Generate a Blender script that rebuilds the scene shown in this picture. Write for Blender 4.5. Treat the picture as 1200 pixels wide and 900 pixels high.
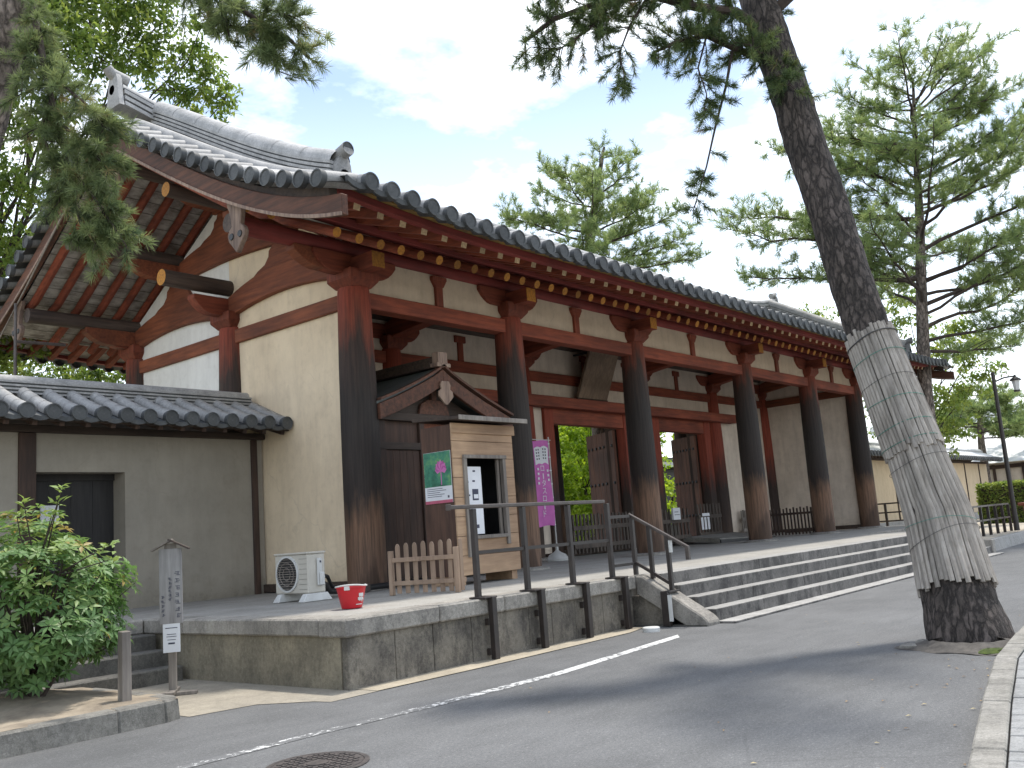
import bpy, math, random
import numpy as np
from mathutils import Vector, Matrix

# ------------------------------------------------------------------ clear
for o in list(bpy.data.objects):
    bpy.data.objects.remove(o, do_unlink=True)
SC = bpy.context.scene
COL = SC.collection
R = math.radians
rng = np.random.default_rng(7)
random.seed(7)

# ------------------------------------------------------------------ camera
CAM = np.array([-11.2249, -12.8313, 0.7189])
YAW, PITCH, ROLL, FPX = R(50.5508), R(9.0032), R(-4.2701), 1106.46
def cam_axes():
    f = np.array([math.sin(YAW)*math.cos(PITCH), math.cos(YAW)*math.cos(PITCH), math.sin(PITCH)])
    r = np.array([math.cos(YAW), -math.sin(YAW), 0.0]); u = np.cross(r, f)
    c, s = math.cos(ROLL), math.sin(ROLL)
    return c*r + s*u, -s*r + c*u, f
CR, CU, CF = cam_axes()
def at(px, py, d):
    """world point seen at photo pixel (px, py) at depth d (used to survey tree shapes)"""
    return CAM + (CF + CR*(px-600)/FPX - CU*(py-450)/FPX)*d
cam_d = bpy.data.cameras.new('camera')
cam = bpy.data.objects.new('camera', cam_d); COL.objects.link(cam)
m = Matrix(((CR[0], CU[0], -CF[0], CAM[0]), (CR[1], CU[1], -CF[1], CAM[1]), (CR[2], CU[2], -CF[2], CAM[2]), (0, 0, 0, 1)))
cam.matrix_world = m
cam_d.sensor_fit = 'HORIZONTAL'; cam_d.sensor_width = 36.0
cam_d.lens = FPX/1200*36.0
cam_d.clip_start = 0.05; cam_d.clip_end = 3000
SC.camera = cam
SC.render.resolution_x = 1024; SC.render.resolution_y = 768

# ------------------------------------------------------------------ world and sun
SUN_DIR = Vector((0.33, 0.03, 1.0)).normalized()      # towards the sun
SUN_EL = math.asin(SUN_DIR.z)
SUN_AZ = math.atan2(SUN_DIR.x, SUN_DIR.y)             # clockwise from +Y
W = bpy.data.worlds.new('World'); SC.world = W; W.use_nodes = True
nt = W.node_tree; nt.nodes.clear()
def N(t, typ, **kw):
    n = t.nodes.new(typ)
    for k, v in kw.items():
        setattr(n, k, v)
    return n
sky = N(nt, 'ShaderNodeTexSky', sky_type='NISHITA')
sky.sun_disc = False; sky.sun_elevation = SUN_EL; sky.sun_rotation = SUN_AZ
sky.air_density = 1.0; sky.dust_density = 0.8; sky.ozone_density = 0.6
tc = N(nt, 'ShaderNodeTexCoord')
sep = N(nt, 'ShaderNodeSeparateXYZ'); nt.links.new(tc.outputs['Generated'], sep.inputs[0])
addz = N(nt, 'ShaderNodeMath', operation='ADD'); nt.links.new(sep.outputs['Z'], addz.inputs[0]); addz.inputs[1].default_value = 0.12
dx = N(nt, 'ShaderNodeMath', operation='DIVIDE'); nt.links.new(sep.outputs['X'], dx.inputs[0]); nt.links.new(addz.outputs[0], dx.inputs[1])
dy = N(nt, 'ShaderNodeMath', operation='DIVIDE'); nt.links.new(sep.outputs['Y'], dy.inputs[0]); nt.links.new(addz.outputs[0], dy.inputs[1])
cmb = N(nt, 'ShaderNodeCombineXYZ'); nt.links.new(dx.outputs[0], cmb.inputs[0]); nt.links.new(dy.outputs[0], cmb.inputs[1])
cn = N(nt, 'ShaderNodeTexNoise'); cn.inputs['Scale'].default_value = 1.9; cn.inputs['Detail'].default_value = 7; cn.inputs['Roughness'].default_value = 0.58
nt.links.new(cmb.outputs[0], cn.inputs['Vector'])
cr = N(nt, 'ShaderNodeValToRGB'); cr.color_ramp.elements[0].position = 0.43; cr.color_ramp.elements[1].position = 0.70
nt.links.new(cn.outputs['Fac'], cr.inputs[0])
hz = N(nt, 'ShaderNodeMapRange'); hz.inputs['From Min'].default_value = 0.0; hz.inputs['From Max'].default_value = 0.45
hz.inputs['To Min'].default_value = 0.72; hz.inputs['To Max'].default_value = 0.06
nt.links.new(sep.outputs['Z'], hz.inputs['Value'])
mxf = N(nt, 'ShaderNodeMath', operation='MAXIMUM'); nt.links.new(cr.outputs[0], mxf.inputs[0]); nt.links.new(hz.outputs[0], mxf.inputs[1])
mix = N(nt, 'ShaderNodeMix', data_type='RGBA'); mix.inputs['B'].default_value = (10.5, 10.8, 10.9, 1)
nt.links.new(mxf.outputs[0], mix.inputs['Factor']); nt.links.new(sky.outputs[0], mix.inputs['A'])
bg = N(nt, 'ShaderNodeBackground'); bg.inputs['Strength'].default_value = 0.125
nt.links.new(mix.outputs['Result'], bg.inputs['Color'])
wo = N(nt, 'ShaderNodeOutputWorld'); nt.links.new(bg.outputs[0], wo.inputs[0])
sun_d = bpy.data.lights.new('sun', 'SUN'); sun_d.energy = 2.3; sun_d.angle = R(4.5); sun_d.color = (1.0, 0.95, 0.87)
sun = bpy.data.objects.new('sun', sun_d); COL.objects.link(sun); sun.location = (20, 0, 60)
sun.rotation_euler = SUN_DIR.to_track_quat('Z', 'Y').to_euler()
vs = SC.view_settings
SC.display_settings.display_device = 'sRGB'
vs.view_transform = 'Standard'; vs.look = 'None'; vs.gamma = 1.0; vs.exposure = 0.96; vs.use_curve_mapping = False

# ------------------------------------------------------------------ materials
def mat(name):
    M = bpy.data.materials.new(name); M.use_nodes = True
    t = M.node_tree
    return M, t, t.nodes['Principled BSDF']
def ramp(t, fac, stops):
    r = N(t, 'ShaderNodeValToRGB'); e = r.color_ramp.elements
    while len(e) > 1: e.remove(e[-1])
    e[0].position, e[0].color = stops[0][0], (*stops[0][1], 1)
    for p, c in stops[1:]:
        k = e.new(p); k.color = (*c, 1)
    t.links.new(fac, r.inputs[0]); return r.outputs[0]
def noise(t, scale, detail=4, rough=0.55, stretch=(1, 1, 1), coord='Object', off=(0, 0, 0)):
    c = N(t, 'ShaderNodeTexCoord'); mp = N(t, 'ShaderNodeMapping')
    mp.inputs['Scale'].default_value = stretch; mp.inputs['Location'].default_value = off
    t.links.new(c.outputs[coord], mp.inputs[0])
    n = N(t, 'ShaderNodeTexNoise'); n.inputs['Scale'].default_value = scale
    n.inputs['Detail'].default_value = detail; n.inputs['Roughness'].default_value = rough
    t.links.new(mp.outputs[0], n.inputs['Vector']); return n.outputs['Fac']
def mixc(t, fac, a, b, blend='MIX'):
    x = N(t, 'ShaderNodeMix', data_type='RGBA', blend_type=blend)
    for s, v in (('Factor', fac), ('A', a), ('B', b)):
        if isinstance(v, (int, float)): x.inputs[s].default_value = v
        elif isinstance(v, tuple): x.inputs[s].default_value = (*v, 1) if len(v) == 3 else v
        else: t.links.new(v, x.inputs[s])
    return x.outputs['Result']
def mth(t, op, a, b=0.0):
    x = N(t, 'ShaderNodeMath', operation=op)
    for i, v in enumerate((a, b)):
        if isinstance(v, (int, float)): x.inputs[i].default_value = v
        else: t.links.new(v, x.inputs[i])
    return x.outputs[0]
def bump(t, b, h, strength=0.3, dist=0.02):
    n = N(t, 'ShaderNodeBump'); n.inputs['Strength'].default_value = strength; n.inputs['Distance'].default_value = dist
    t.links.new(h, n.inputs['Height']); t.links.new(n.outputs[0], b.inputs['Normal'])
def rnd(t):
    return N(t, 'ShaderNodeObjectInfo').outputs['Random']
def objz(t):
    c = N(t, 'ShaderNodeTexCoord'); s = N(t, 'ShaderNodeSeparateXYZ'); t.links.new(c.outputs['Object'], s.inputs[0]); return s.outputs
def simple(name, c1, c2=None, scale=6, rough=0.7, stretch=(1, 1, 1), bstr=0.0, metal=0.0, detail=5, lo=0.35, hi=0.65, vary=0.0, bscale=None):
    M, t, b = mat(name)
    c2 = c2 or tuple(v*0.75 for v in c1)
    n = noise(t, scale, detail, 0.6, stretch)
    col = ramp(t, n, [(lo, c2), (hi, c1)])
    if vary:
        v = N(t, 'ShaderNodeMapRange'); v.inputs['To Min'].default_value = 1-vary; v.inputs['To Max'].default_value = 1+vary
        t.links.new(rnd(t), v.inputs['Value'])
        h = N(t, 'ShaderNodeHueSaturation'); t.links.new(v.outputs[0], h.inputs['Value']); t.links.new(col, h.inputs['Color']); col = h.outputs[0]
    t.links.new(col, b.inputs['Base Color'])
    b.inputs['Roughness'].default_value = rough; b.inputs['Metallic'].default_value = metal
    if bstr: bump(t, b, noise(t, bscale or scale*3, 4, 0.6, stretch), bstr, 0.01)
    return M
MT = {}
def plaster(name, base, dark, streak=0.35):
    M, t, b = mat(name)
    n1 = noise(t, 0.9, 7, 0.66); n2 = noise(t, 3.2, 7, 0.72, (1.4, 1.4, 0.22), off=(3, 1, 0)); n4 = noise(t, 5.5, 7, 0.75, off=(8, 3, 1))
    c = ramp(t, n1, [(0.32, dark), (0.62, base)])
    s = ramp(t, n2, [(0.36, (1-streak*1.3, 1-streak*1.35, 1-streak*1.4)), (0.56, (1, 1, 1))])
    c = mixc(t, 1.0, c, s, 'MULTIPLY')
    c = mixc(t, 1.0, c, ramp(t, n4, [(0.30, (0.90, 0.89, 0.88)), (0.48, (1, 1, 1)), (0.70, (1.03, 1.03, 1.02))]), 'MULTIPLY')
    z = objz(t)['Z']
    d = mth(t, 'ADD', mth(t, 'MULTIPLY', z, 0.9), mth(t, 'MULTIPLY', n4, 0.9))
    c = mixc(t, 1.0, c, ramp(t, d, [(0.30, (0.70, 0.67, 0.62)), (0.62, (0.93, 0.92, 0.90)), (0.95, (1, 1, 1))]), 'MULTIPLY')
    v = N(t, 'ShaderNodeTexVoronoi', feature='DISTANCE_TO_EDGE'); cc = N(t, 'ShaderNodeTexCoord'); wn = N(t, 'ShaderNodeTexNoise'); wn.inputs['Scale'].default_value = 2.0; wn.inputs['Detail'].default_value = 6
    t.links.new(cc.outputs['Object'], wn.inputs['Vector']); ad = N(t, 'ShaderNodeMix', data_type='VECTOR'); ad.inputs['Factor'].default_value = 0.3
    t.links.new(cc.outputs['Object'], ad.inputs['A']); t.links.new(wn.outputs['Color'], ad.inputs['B']); t.links.new(ad.outputs['Result'], v.inputs['Vector']); v.inputs['Scale'].default_value = 0.7
    crk = mth(t, 'MULTIPLY', mth(t, 'LESS_THAN', v.outputs['Distance'], 0.005), mth(t, 'GREATER_THAN', n1, 0.54))
    c = mixc(t, mth(t, 'MULTIPLY', crk, 0.10), c, (0.12, 0.10, 0.08))
    t.links.new(c, b.inputs['Base Color'])
    b.inputs['Roughness'].default_value = 0.9
    bump(t, b, noise(t, 45, 4), 0.12, 0.01); return M
MT['plaster'] = plaster('cream_plaster', (0.78, 0.645, 0.465), (0.67, 0.545, 0.39), 0.07)
MT['plaster_front'] = plaster('shaded_front_plaster', (0.62, 0.515, 0.395), (0.53, 0.435, 0.33), 0.08)  # cream plaster copy, darkened to put in the shade under the eaves
MT['plaster_white'] = plaster('pale_plaster', (0.72, 0.625, 0.525), (0.58, 0.495, 0.41), 0.10)
MT['plaster_bright'] = plaster('lit_plaster', (0.78, 0.77, 0.74), (0.68, 0.67, 0.64), 0.06)  # paler copy of the gable plaster; daylight from behind put into its colour
MT['plaster_grey'] = plaster('grey_plaster', (0.315, 0.285, 0.235), (0.255, 0.233, 0.193), 0.06)
MT['plaster_tan'] = plaster('tan_plaster', (0.62, 0.50, 0.34), (0.55, 0.44, 0.30), 0.08)
def timber(name, base, dark, sx, contrast=(0.34, 0.62), rough=0.75, scale=5, vary=0.12):
    M, t, b = mat(name)
    n = noise(t, scale, 7, 0.65, sx); n2 = noise(t, 0.8, 4, 0.5, (1, 1, 1), off=(5, 2, 1))
    c = ramp(t, n, [(contrast[0], dark), (contrast[1], base)])
    w = ramp(t, n2, [(0.35, (0.62, 0.6, 0.6)), (0.6, (1, 1, 1))])
    c = mixc(t, 1.0, c, w, 'MULTIPLY')
    v = N(t, 'ShaderNodeMapRange'); v.inputs['To Min'].default_value = 1-vary; v.inputs['To Max'].default_value = 1+vary
    t.links.new(rnd(t), v.inputs['Value'])
    h = N(t, 'ShaderNodeHueSaturation'); t.links.new(v.outputs[0], h.inputs['Value']); t.links.new(c, h.inputs['Color'])
    t.links.new(h.outputs[0], b.inputs['Base Color']); b.inputs['Roughness'].default_value = rough
    bump(t, b, noise(t, scale*2.2, 5, 0.6, sx), 0.25, 0.01); return M
LX, LY, LZ = (0.25, 3, 3), (3, 0.25, 3), (3, 3, 0.25)
RED, REDD = (0.305, 0.072, 0.034), (0.165, 0.038, 0.021)
MT['red_x'] = timber('red_timber_along_x', RED, REDD, LX)
MT['red_y'] = timber('red_timber_along_y', RED, REDD, LY)
MT['red_z'] = timber('red_timber_upright', RED, REDD, LZ)
MT['crimson_x'] = timber('crimson_eave_board', (0.260, 0.042, 0.034), (0.16, 0.028, 0.022), LX)
MT['brown_y'] = timber('brown_timber', (0.265, 0.079, 0.033), (0.135, 0.040, 0.020), LY)
MT['brown_z'] = timber('brown_timber_upright', (0.105, 0.055, 0.036), (0.055, 0.030, 0.021), LZ)
MT['barge'] = timber('barge_timber', (0.150, 0.062, 0.036), (0.062, 0.030, 0.020), LY)
MT['dark_x'] = timber('dark_timber', (0.075, 0.050, 0.036), (0.035, 0.024, 0.018), LX)
MT['dark_z'] = timber('dark_timber_upright', (0.080, 0.046, 0.032), (0.035, 0.022, 0.017), LZ)
MT['door'] = timber('door_timber', (0.165, 0.068, 0.038), (0.085, 0.037, 0.024), (4, 1.2, 0.2))
MT['log'] = timber('weathered_log', (0.115, 0.082, 0.064), (0.050, 0.036, 0.030), LX)
MT['grey_wood'] = timber('silvered_wood', (0.33, 0.295, 0.255), (0.19, 0.168, 0.145), LZ)
MT['shaded_barrier_wood'] = timber('shaded_barrier_wood', (0.125, 0.098, 0.078), (0.065, 0.052, 0.043), LZ)  # wood tone darkened to carry the shade of the doorway
MT['sign_wood'] = timber('bleached_sign_board', (0.47, 0.46, 0.45), (0.30, 0.29, 0.285), LZ)
MT['pale_wood'] = timber('pale_cedar', (0.50, 0.335, 0.205), (0.35, 0.225, 0.135), LX, scale=4)
MT['pale_wood_z'] = timber('pale_cedar_upright', (0.40, 0.285, 0.20), (0.28, 0.195, 0.135), LZ, scale=4)
MT['plaque'] = timber('plaque_wood', (0.26, 0.185, 0.125), (0.17, 0.12, 0.085), (3, 3, 0.3))
MT['bracket_wood'] = timber('carved_wood', (0.34, 0.24, 0.18), (0.15, 0.10, 0.08), LZ)
MT['door_dark'] = timber('blackened_door', (0.030, 0.028, 0.027), (0.016, 0.015, 0.015), LZ)
MT['ochre'] = simple('ochre_paint', (0.46, 0.205, 0.030), (0.28, 0.12, 0.025), 26, 0.8, vary=0.4)
MT['ochre_pale'] = simple('faded_ochre_paint', (0.50, 0.38, 0.22), (0.32, 0.23, 0.14), 30, 0.8, vary=0.35)
MT['gilt'] = simple('faded_yellow_board', (0.36, 0.22, 0.055), (0.12, 0.085, 0.04), 3, 0.8, (1.2, 1, 1))
def column_mat():
    M, t, b = mat('weathered_column')
    z = objz(t)['Z']
    n = noise(t, 2.2, 6, 0.65, (2.5, 2.5, 0.35)); n2 = noise(t, 9, 6, 0.7, (3, 3, 0.12), off=(2, 7, 0)); n3 = noise(t, 0.9, 4, 0.6, (2, 2, 0.25), off=(9, 4, 3))
    zz = mth(t, 'ADD', z, mth(t, 'MULTIPLY', mth(t, 'SUBTRACT', n, 0.5), 1.7))
    zz = mth(t, 'ADD', zz, mth(t, 'MULTIPLY', mth(t, 'SUBTRACT', n3, 0.5), 2.4))
    zz = mth(t, 'ADD', zz, mth(t, 'MULTIPLY', mth(t, 'SUBTRACT', rnd(t), 0.6), 0.6))
    f = mth(t, 'DIVIDE', zz, 5.35)
    c = ramp(t, f, [(0.0, (0.085, 0.052, 0.034)), (0.06, (0.165, 0.102, 0.066)), (0.24, (0.180, 0.104, 0.063)), (0.36, (0.030, 0.022, 0.018)), (0.66, (0.030, 0.025, 0.022)),
                    (0.83, (0.050, 0.030, 0.023)), (0.94, (0.20, 0.050, 0.027)), (1.0, (0.25, 0.050, 0.026))])
    g = ramp(t, n2, [(0.34, (0.52, 0.50, 0.50)), (0.62, (1.15, 1.1, 1.08))])
    t.links.new(mixc(t, 1.0, c, g, 'MULTIPLY'), b.inputs['Base Color']); b.inputs['Roughness'].default_value = 0.8
    bump(t, b, n2, 0.35, 0.015); return M
MT['column'] = column_mat()
def column_mid_mat(name='sheltered_column', top=4.6):
    M, t, b = mat(name); z = objz(t)['Z']
    n = noise(t, 2.2, 6, 0.65, (2.5, 2.5, 0.35)); n2 = noise(t, 9, 6, 0.7, (3, 3, 0.12), off=(2, 7, 0))
    f = mth(t, 'DIVIDE', mth(t, 'ADD', z, mth(t, 'MULTIPLY', mth(t, 'SUBTRACT', n, 0.5), 2.2)), top)
    c = ramp(t, f, [(0.0, (0.07, 0.045, 0.032)), (0.14, (0.05, 0.032, 0.024)), (0.40, (0.036, 0.024, 0.020)), (0.58, (0.13, 0.034, 0.020)), (0.72, (0.235, 0.046, 0.024)), (1.0, (0.26, 0.050, 0.025))])
    g = ramp(t, n2, [(0.34, (0.60, 0.58, 0.58)), (0.62, (1.12, 1.08, 1.06))])
    t.links.new(mixc(t, 1.0, c, g, 'MULTIPLY'), b.inputs['Base Color']); b.inputs['Roughness'].default_value = 0.8
    bump(t, b, n2, 0.3, 0.012); return M
MT['column_mid'] = column_mid_mat(); MT['jamb'] = column_mid_mat('weathered_jamb', 3.9)
def tile_mat(name, base, dark, vary=0.0):
    M, t, b = mat(name)
    n = noise(t, 3.1, 6, 0.65); n2 = noise(t, 30, 4, 0.6)
    c = ramp(t, n, [(0.33, dark), (0.66, base)])
    g = ramp(t, n2, [(0.3, (0.75, 0.75, 0.74)), (0.65, (1.08, 1.08, 1.06))])
    c = mixc(t, 1.0, c, g, 'MULTIPLY')
    v = N(t, 'ShaderNodeMapRange'); v.inputs['To Min'].default_value = 0.72; v.inputs['To Max'].default_value = 1.35; t.links.new(rnd(t), v.inputs['Value'])
    hs = N(t, 'ShaderNodeHueSaturation'); t.links.new(v.outputs[0], hs.inputs['Value']); t.links.new(c, hs.inputs['Color']); c = hs.outputs[0]
    t.links.new(c, b.inputs['Base Color']); b.inputs['Roughness'].default_value = 0.66
    bump(t, b, n2, 0.15, 0.006); return M
MT['tile'] = tile_mat('roof_tile', (0.37, 0.365, 0.365), (0.23, 0.23, 0.23))
MT['tile_dark'] = tile_mat('shaded_roof_tile', (0.088, 0.093, 0.096), (0.046, 0.050, 0.054))  # dark tile copy; paints shade into valleys, recessed courses and disc faces
MT['tile_pale'] = tile_mat('pale_roof_tile', (0.66, 0.66, 0.66), (0.52, 0.52, 0.52))  # paler grey than the main roof tile
MT['deck'] = None
def deck_mat():
    M, t, b = mat('eave_soffit_boards')
    z = objz(t)
    y = mth(t, 'MULTIPLY', z['Y'], 3.7)
    fr = mth(t, 'FRACT', mth(t, 'ADD', y, mth(t, 'MULTIPLY', noise(t, 1.3, 2), 0.35)))
    ln = ramp(t, fr, [(0.0, (0.25, 0.24, 0.23)), (0.06, (1, 1, 1)), (0.93, (1, 1, 1)), (1.0, (0.25, 0.24, 0.23))])
    n = noise(t, 2.6, 6, 0.7, (1, 2, 1))
    c = ramp(t, n, [(0.36, (0.20, 0.175, 0.15)), (0.62, (0.52, 0.49, 0.44))])
    t.links.new(mixc(t, 1.0, c, ln, 'MULTIPLY'), b.inputs['Base Color']); b.inputs['Roughness'].default_value = 0.9
    return M
MT['deck'] = deck_mat()
def stone_mat(name, base, dark, stain=0.5, speck=0.25, sscale=1.0):
    M, t, b = mat(name)
    sp = noise(t, 90, 3, 0.7); n = noise(t, 2.4*sscale, 6, 0.65, off=(1, 3, 5)); st = noise(t, 1.9*sscale, 8, 0.78, (1.3, 1.3, 0.55), off=(4, 0, 2)); gr = noise(t, 22, 6, 0.8, off=(2, 2, 9))
    c = ramp(t, n, [(0.32, dark), (0.64, base)])
    g = ramp(t, sp, [(0.35, (1-speck,)*3), (0.65, (1+speck*0.5,)*3)])
    s = ramp(t, mth(t, 'ADD', st, mth(t, 'MULTIPLY', mth(t, 'SUBTRACT', gr, 0.5), 0.25)), [(0.40, (1-stain, 1-stain, 1-stain*0.98)), (0.54, (1, 1, 1))])
    s = mixc(t, 1.0, s, ramp(t, gr, [(0.32, (0.78, 0.78, 0.77)), (0.62, (1.10, 1.10, 1.10))]), 'MULTIPLY')
    c = mixc(t, 1.0, mixc(t, 1.0, c, g, 'MULTIPLY'), s, 'MULTIPLY')
    v = N(t, 'ShaderNodeMapRange'); v.inputs['To Min'].default_value = 0.82; v.inputs['To Max'].default_value = 1.12
    t.links.new(rnd(t), v.inputs['Value'])
    h = N(t, 'ShaderNodeHueSaturation'); t.links.new(v.outputs[0], h.inputs['Value']); t.links.new(c, h.inputs['Color'])
    t.links.new(h.outputs[0], b.inputs['Base Color'])
    b.inputs['Roughness'].default_value = 0.9
    bump(t, b, noise(t, 38, 5, 0.7), 0.35, 0.012); return M
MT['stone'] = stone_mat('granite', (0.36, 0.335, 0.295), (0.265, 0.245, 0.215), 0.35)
MT['stone_panel'] = stone_mat('stained_stone', (0.23, 0.205, 0.165), (0.125, 0.112, 0.095), 0.55)
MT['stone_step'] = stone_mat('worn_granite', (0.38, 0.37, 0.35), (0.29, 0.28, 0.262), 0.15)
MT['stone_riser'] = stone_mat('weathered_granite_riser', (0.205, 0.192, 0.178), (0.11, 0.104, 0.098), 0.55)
MT['stone_dark'] = stone_mat('dark_stone', (0.155, 0.145, 0.125), (0.095, 0.09, 0.08), 0.35)
MT['kerb'] = stone_mat('concrete_kerb', (0.30, 0.285, 0.255), (0.20, 0.19, 0.165), 0.25)
MT['concrete'] = stone_mat('worn_concrete', (0.40, 0.38, 0.345), (0.30, 0.285, 0.255), 0.0, 0.12, 0.5)
MT['apron'] = stone_mat('warm_grey_concrete', (0.33, 0.295, 0.235), (0.235, 0.21, 0.17), 0.0, 0.15, 0.7)  # darker and warmer than the paving concrete
MT['render_coat'] = stone_mat('stained_render', (0.285, 0.25, 0.18), (0.19, 0.167, 0.125), 0.3, 0.12, 0.8)
MT['gutter'] = stone_mat('gutter_concrete', (0.43, 0.375, 0.285), (0.31, 0.27, 0.205), 0.0, 0.15, 0.6)
MT['gravel'] = stone_mat('pale_gravel', (0.52, 0.46, 0.37), (0.40, 0.35, 0.28), 0.0, 0.3, 0.5)
MT['pave'] = stone_mat('paver', (0.29, 0.29, 0.285), (0.21, 0.21, 0.205), 0.2, 0.2)
def asphalt_mat():
    M, t, b = mat('asphalt')
    sp = noise(t, 75, 4, 0.85); n = noise(t, 0.42, 8, 0.68, off=(3, 2, 0)); n2 = noise(t, 2.6, 6, 0.65, (0.5, 1.4, 1))
    c = ramp(t, n, [(0.30, (0.092, 0.093, 0.093)), (0.45, (0.118, 0.119, 0.119)), (0.66, (0.146, 0.147, 0.147))])
    c = mixc(t, 1.0, c, ramp(t, n2, [(0.32, (0.88, 0.88, 0.88)), (0.62, (1.05, 1.05, 1.05))]), 'MULTIPLY')
    c = mixc(t, 1.0, c, ramp(t, sp, [(0.30, (0.50, 0.50, 0.50)), (0.5, (0.95, 0.95, 0.95)), (0.62, (1.15, 1.15, 1.14)), (0.74, (2.6, 2.55, 2.5))]), 'MULTIPLY')
    s2 = noise(t, 30, 3, 0.9, off=(5, 5, 0))
    c = mixc(t, 1.0, c, ramp(t, s2, [(0.34, (0.74, 0.74, 0.74)), (0.46, (1, 1, 1)), (0.58, (1.04, 1.04, 1.04)), (0.66, (1.7, 1.68, 1.66))]), 'MULTIPLY')
    v = N(t, 'ShaderNodeTexVoronoi', feature='DISTANCE_TO_EDGE'); cc = N(t, 'ShaderNodeTexCoord'); mp = N(t, 'ShaderNodeMapping')
    t.links.new(cc.outputs['Object'], mp.inputs[0]); v.inputs['Scale'].default_value = 0.55
    wn = N(t, 'ShaderNodeTexNoise'); wn.inputs['Scale'].default_value = 2.5; wn.inputs['Detail'].default_value = 6; t.links.new(mp.outputs[0], wn.inputs['Vector'])
    ad = N(t, 'ShaderNodeMix', data_type='VECTOR'); ad.inputs['Factor'].default_value = 0.12
    t.links.new(mp.outputs[0], ad.inputs['A']); t.links.new(wn.outputs['Color'], ad.inputs['B']); t.links.new(ad.outputs['Result'], v.inputs['Vector'])
    msk = noise(t, 0.22, 3, 0.5, off=(7, 1, 0))
    crk = mth(t, 'LESS_THAN', v.outputs['Distance'], 0.006); crk = mth(t, 'MULTIPLY', crk, mth(t, 'GREATER_THAN', msk, 0.50))
    c = mixc(t, mth(t, 'MULTIPLY', crk, 0.18), c, (0.05, 0.05, 0.05))
    t.links.new(c, b.inputs['Base Color']); b.inputs['Roughness'].default_value = 0.88
    bump(t, b, sp, 0.5, 0.008); return M
MT['asphalt'] = asphalt_mat()
def paint_mat():
    M, t, b = mat('worn_road_paint')
    n = noise(t, 16, 6, 0.75); n2 = noise(t, 0.8, 3, 0.6)
    x = objz(t)['X']
    wear = N(t, 'ShaderNodeMapRange'); wear.inputs['From Min'].default_value = -7.5; wear.inputs['From Max'].default_value = 0.3
    wear.inputs['To Min'].default_value = 0.60; wear.inputs['To Max'].default_value = 0.43; t.links.new(x, wear.inputs['Value'])
    f = mth(t, 'GREATER_THAN', mth(t, 'ADD', n, mth(t, 'MULTIPLY', mth(t, 'SUBTRACT', n2, 0.5), 0.3)), wear.outputs[0])
    c = mixc(t, f, (0.13, 0.131, 0.131), (0.58, 0.58, 0.565))
    t.links.new(c, b.inputs['Base Color']); b.inputs['Roughness'].default_value = 0.8
    return M
MT['paint'] = paint_mat()
MT['soil'] = simple('dry_soil', (0.33, 0.275, 0.205), (0.19, 0.155, 0.115), 3.0, 0.95, bstr=0.5, bscale=40)
MT['pit'] = simple('dusty_pit_soil', (0.115, 0.103, 0.090), (0.055, 0.050, 0.044), 9.0, 0.95, bstr=0.6, bscale=60)
MT['ground'] = simple('bare_earth', (0.30, 0.25, 0.17), (0.17, 0.16, 0.09), 0.4, 0.95, bstr=0.3)
MT['metal'] = simple('brown_painted_steel', (0.036, 0.027, 0.023), (0.022, 0.017, 0.015), 8, 0.5)
MT['metal_lit'] = simple('lit_brown_steel', (0.085, 0.067, 0.058), (0.05, 0.040, 0.035), 12, 0.45)  # lighter copy of the brown steel, coloured as if lit
MT['black'] = simple('black_plastic', (0.02, 0.02, 0.021), None, 8, 0.5)
MT['white'] = simple('white_plastic', (0.62, 0.62, 0.60), (0.52, 0.52, 0.50), 5, 0.45)
MT['ac'] = simple('ac_casing', (0.56, 0.53, 0.46), (0.48, 0.45, 0.39), 2, 0.5)
MT['ac_side'] = simple('ac_service_panel', (0.60, 0.60, 0.58), (0.52, 0.52, 0.50), 2, 0.5)
MT['grille'] = simple('fan_grille', (0.10, 0.095, 0.085), (0.06, 0.056, 0.05), 10, 0.6)
MT['bucket'] = simple('red_bucket', (0.56, 0.012, 0.022), (0.46, 0.01, 0.018), 3, 0.4)
MT['purple'] = simple('magenta_cloth', (0.60, 0.17, 0.48), (0.50, 0.13, 0.41), 3, 0.85)
MT['paper'] = simple('white_paper', (0.74, 0.75, 0.77), (0.66, 0.67, 0.70), 3, 0.8)
MT['ink'] = simple('dark_ink', (0.06, 0.065, 0.10), None, 3, 0.8)
MT['ink_faded'] = simple('faded_ink', (0.13, 0.13, 0.16), None, 9, 0.9)
MT['cord'] = simple('green_wire', (0.05, 0.22, 0.17), (0.03, 0.13, 0.10), 5, 0.6)
MT['wire_dark'] = simple('dark_wire', (0.045, 0.045, 0.045), None, 5, 0.6)
MT['iron'] = simple('cast_iron', (0.075, 0.062, 0.056), (0.035, 0.03, 0.028), 14, 0.6, bstr=0.4)
MT['slat'] = None
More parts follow.
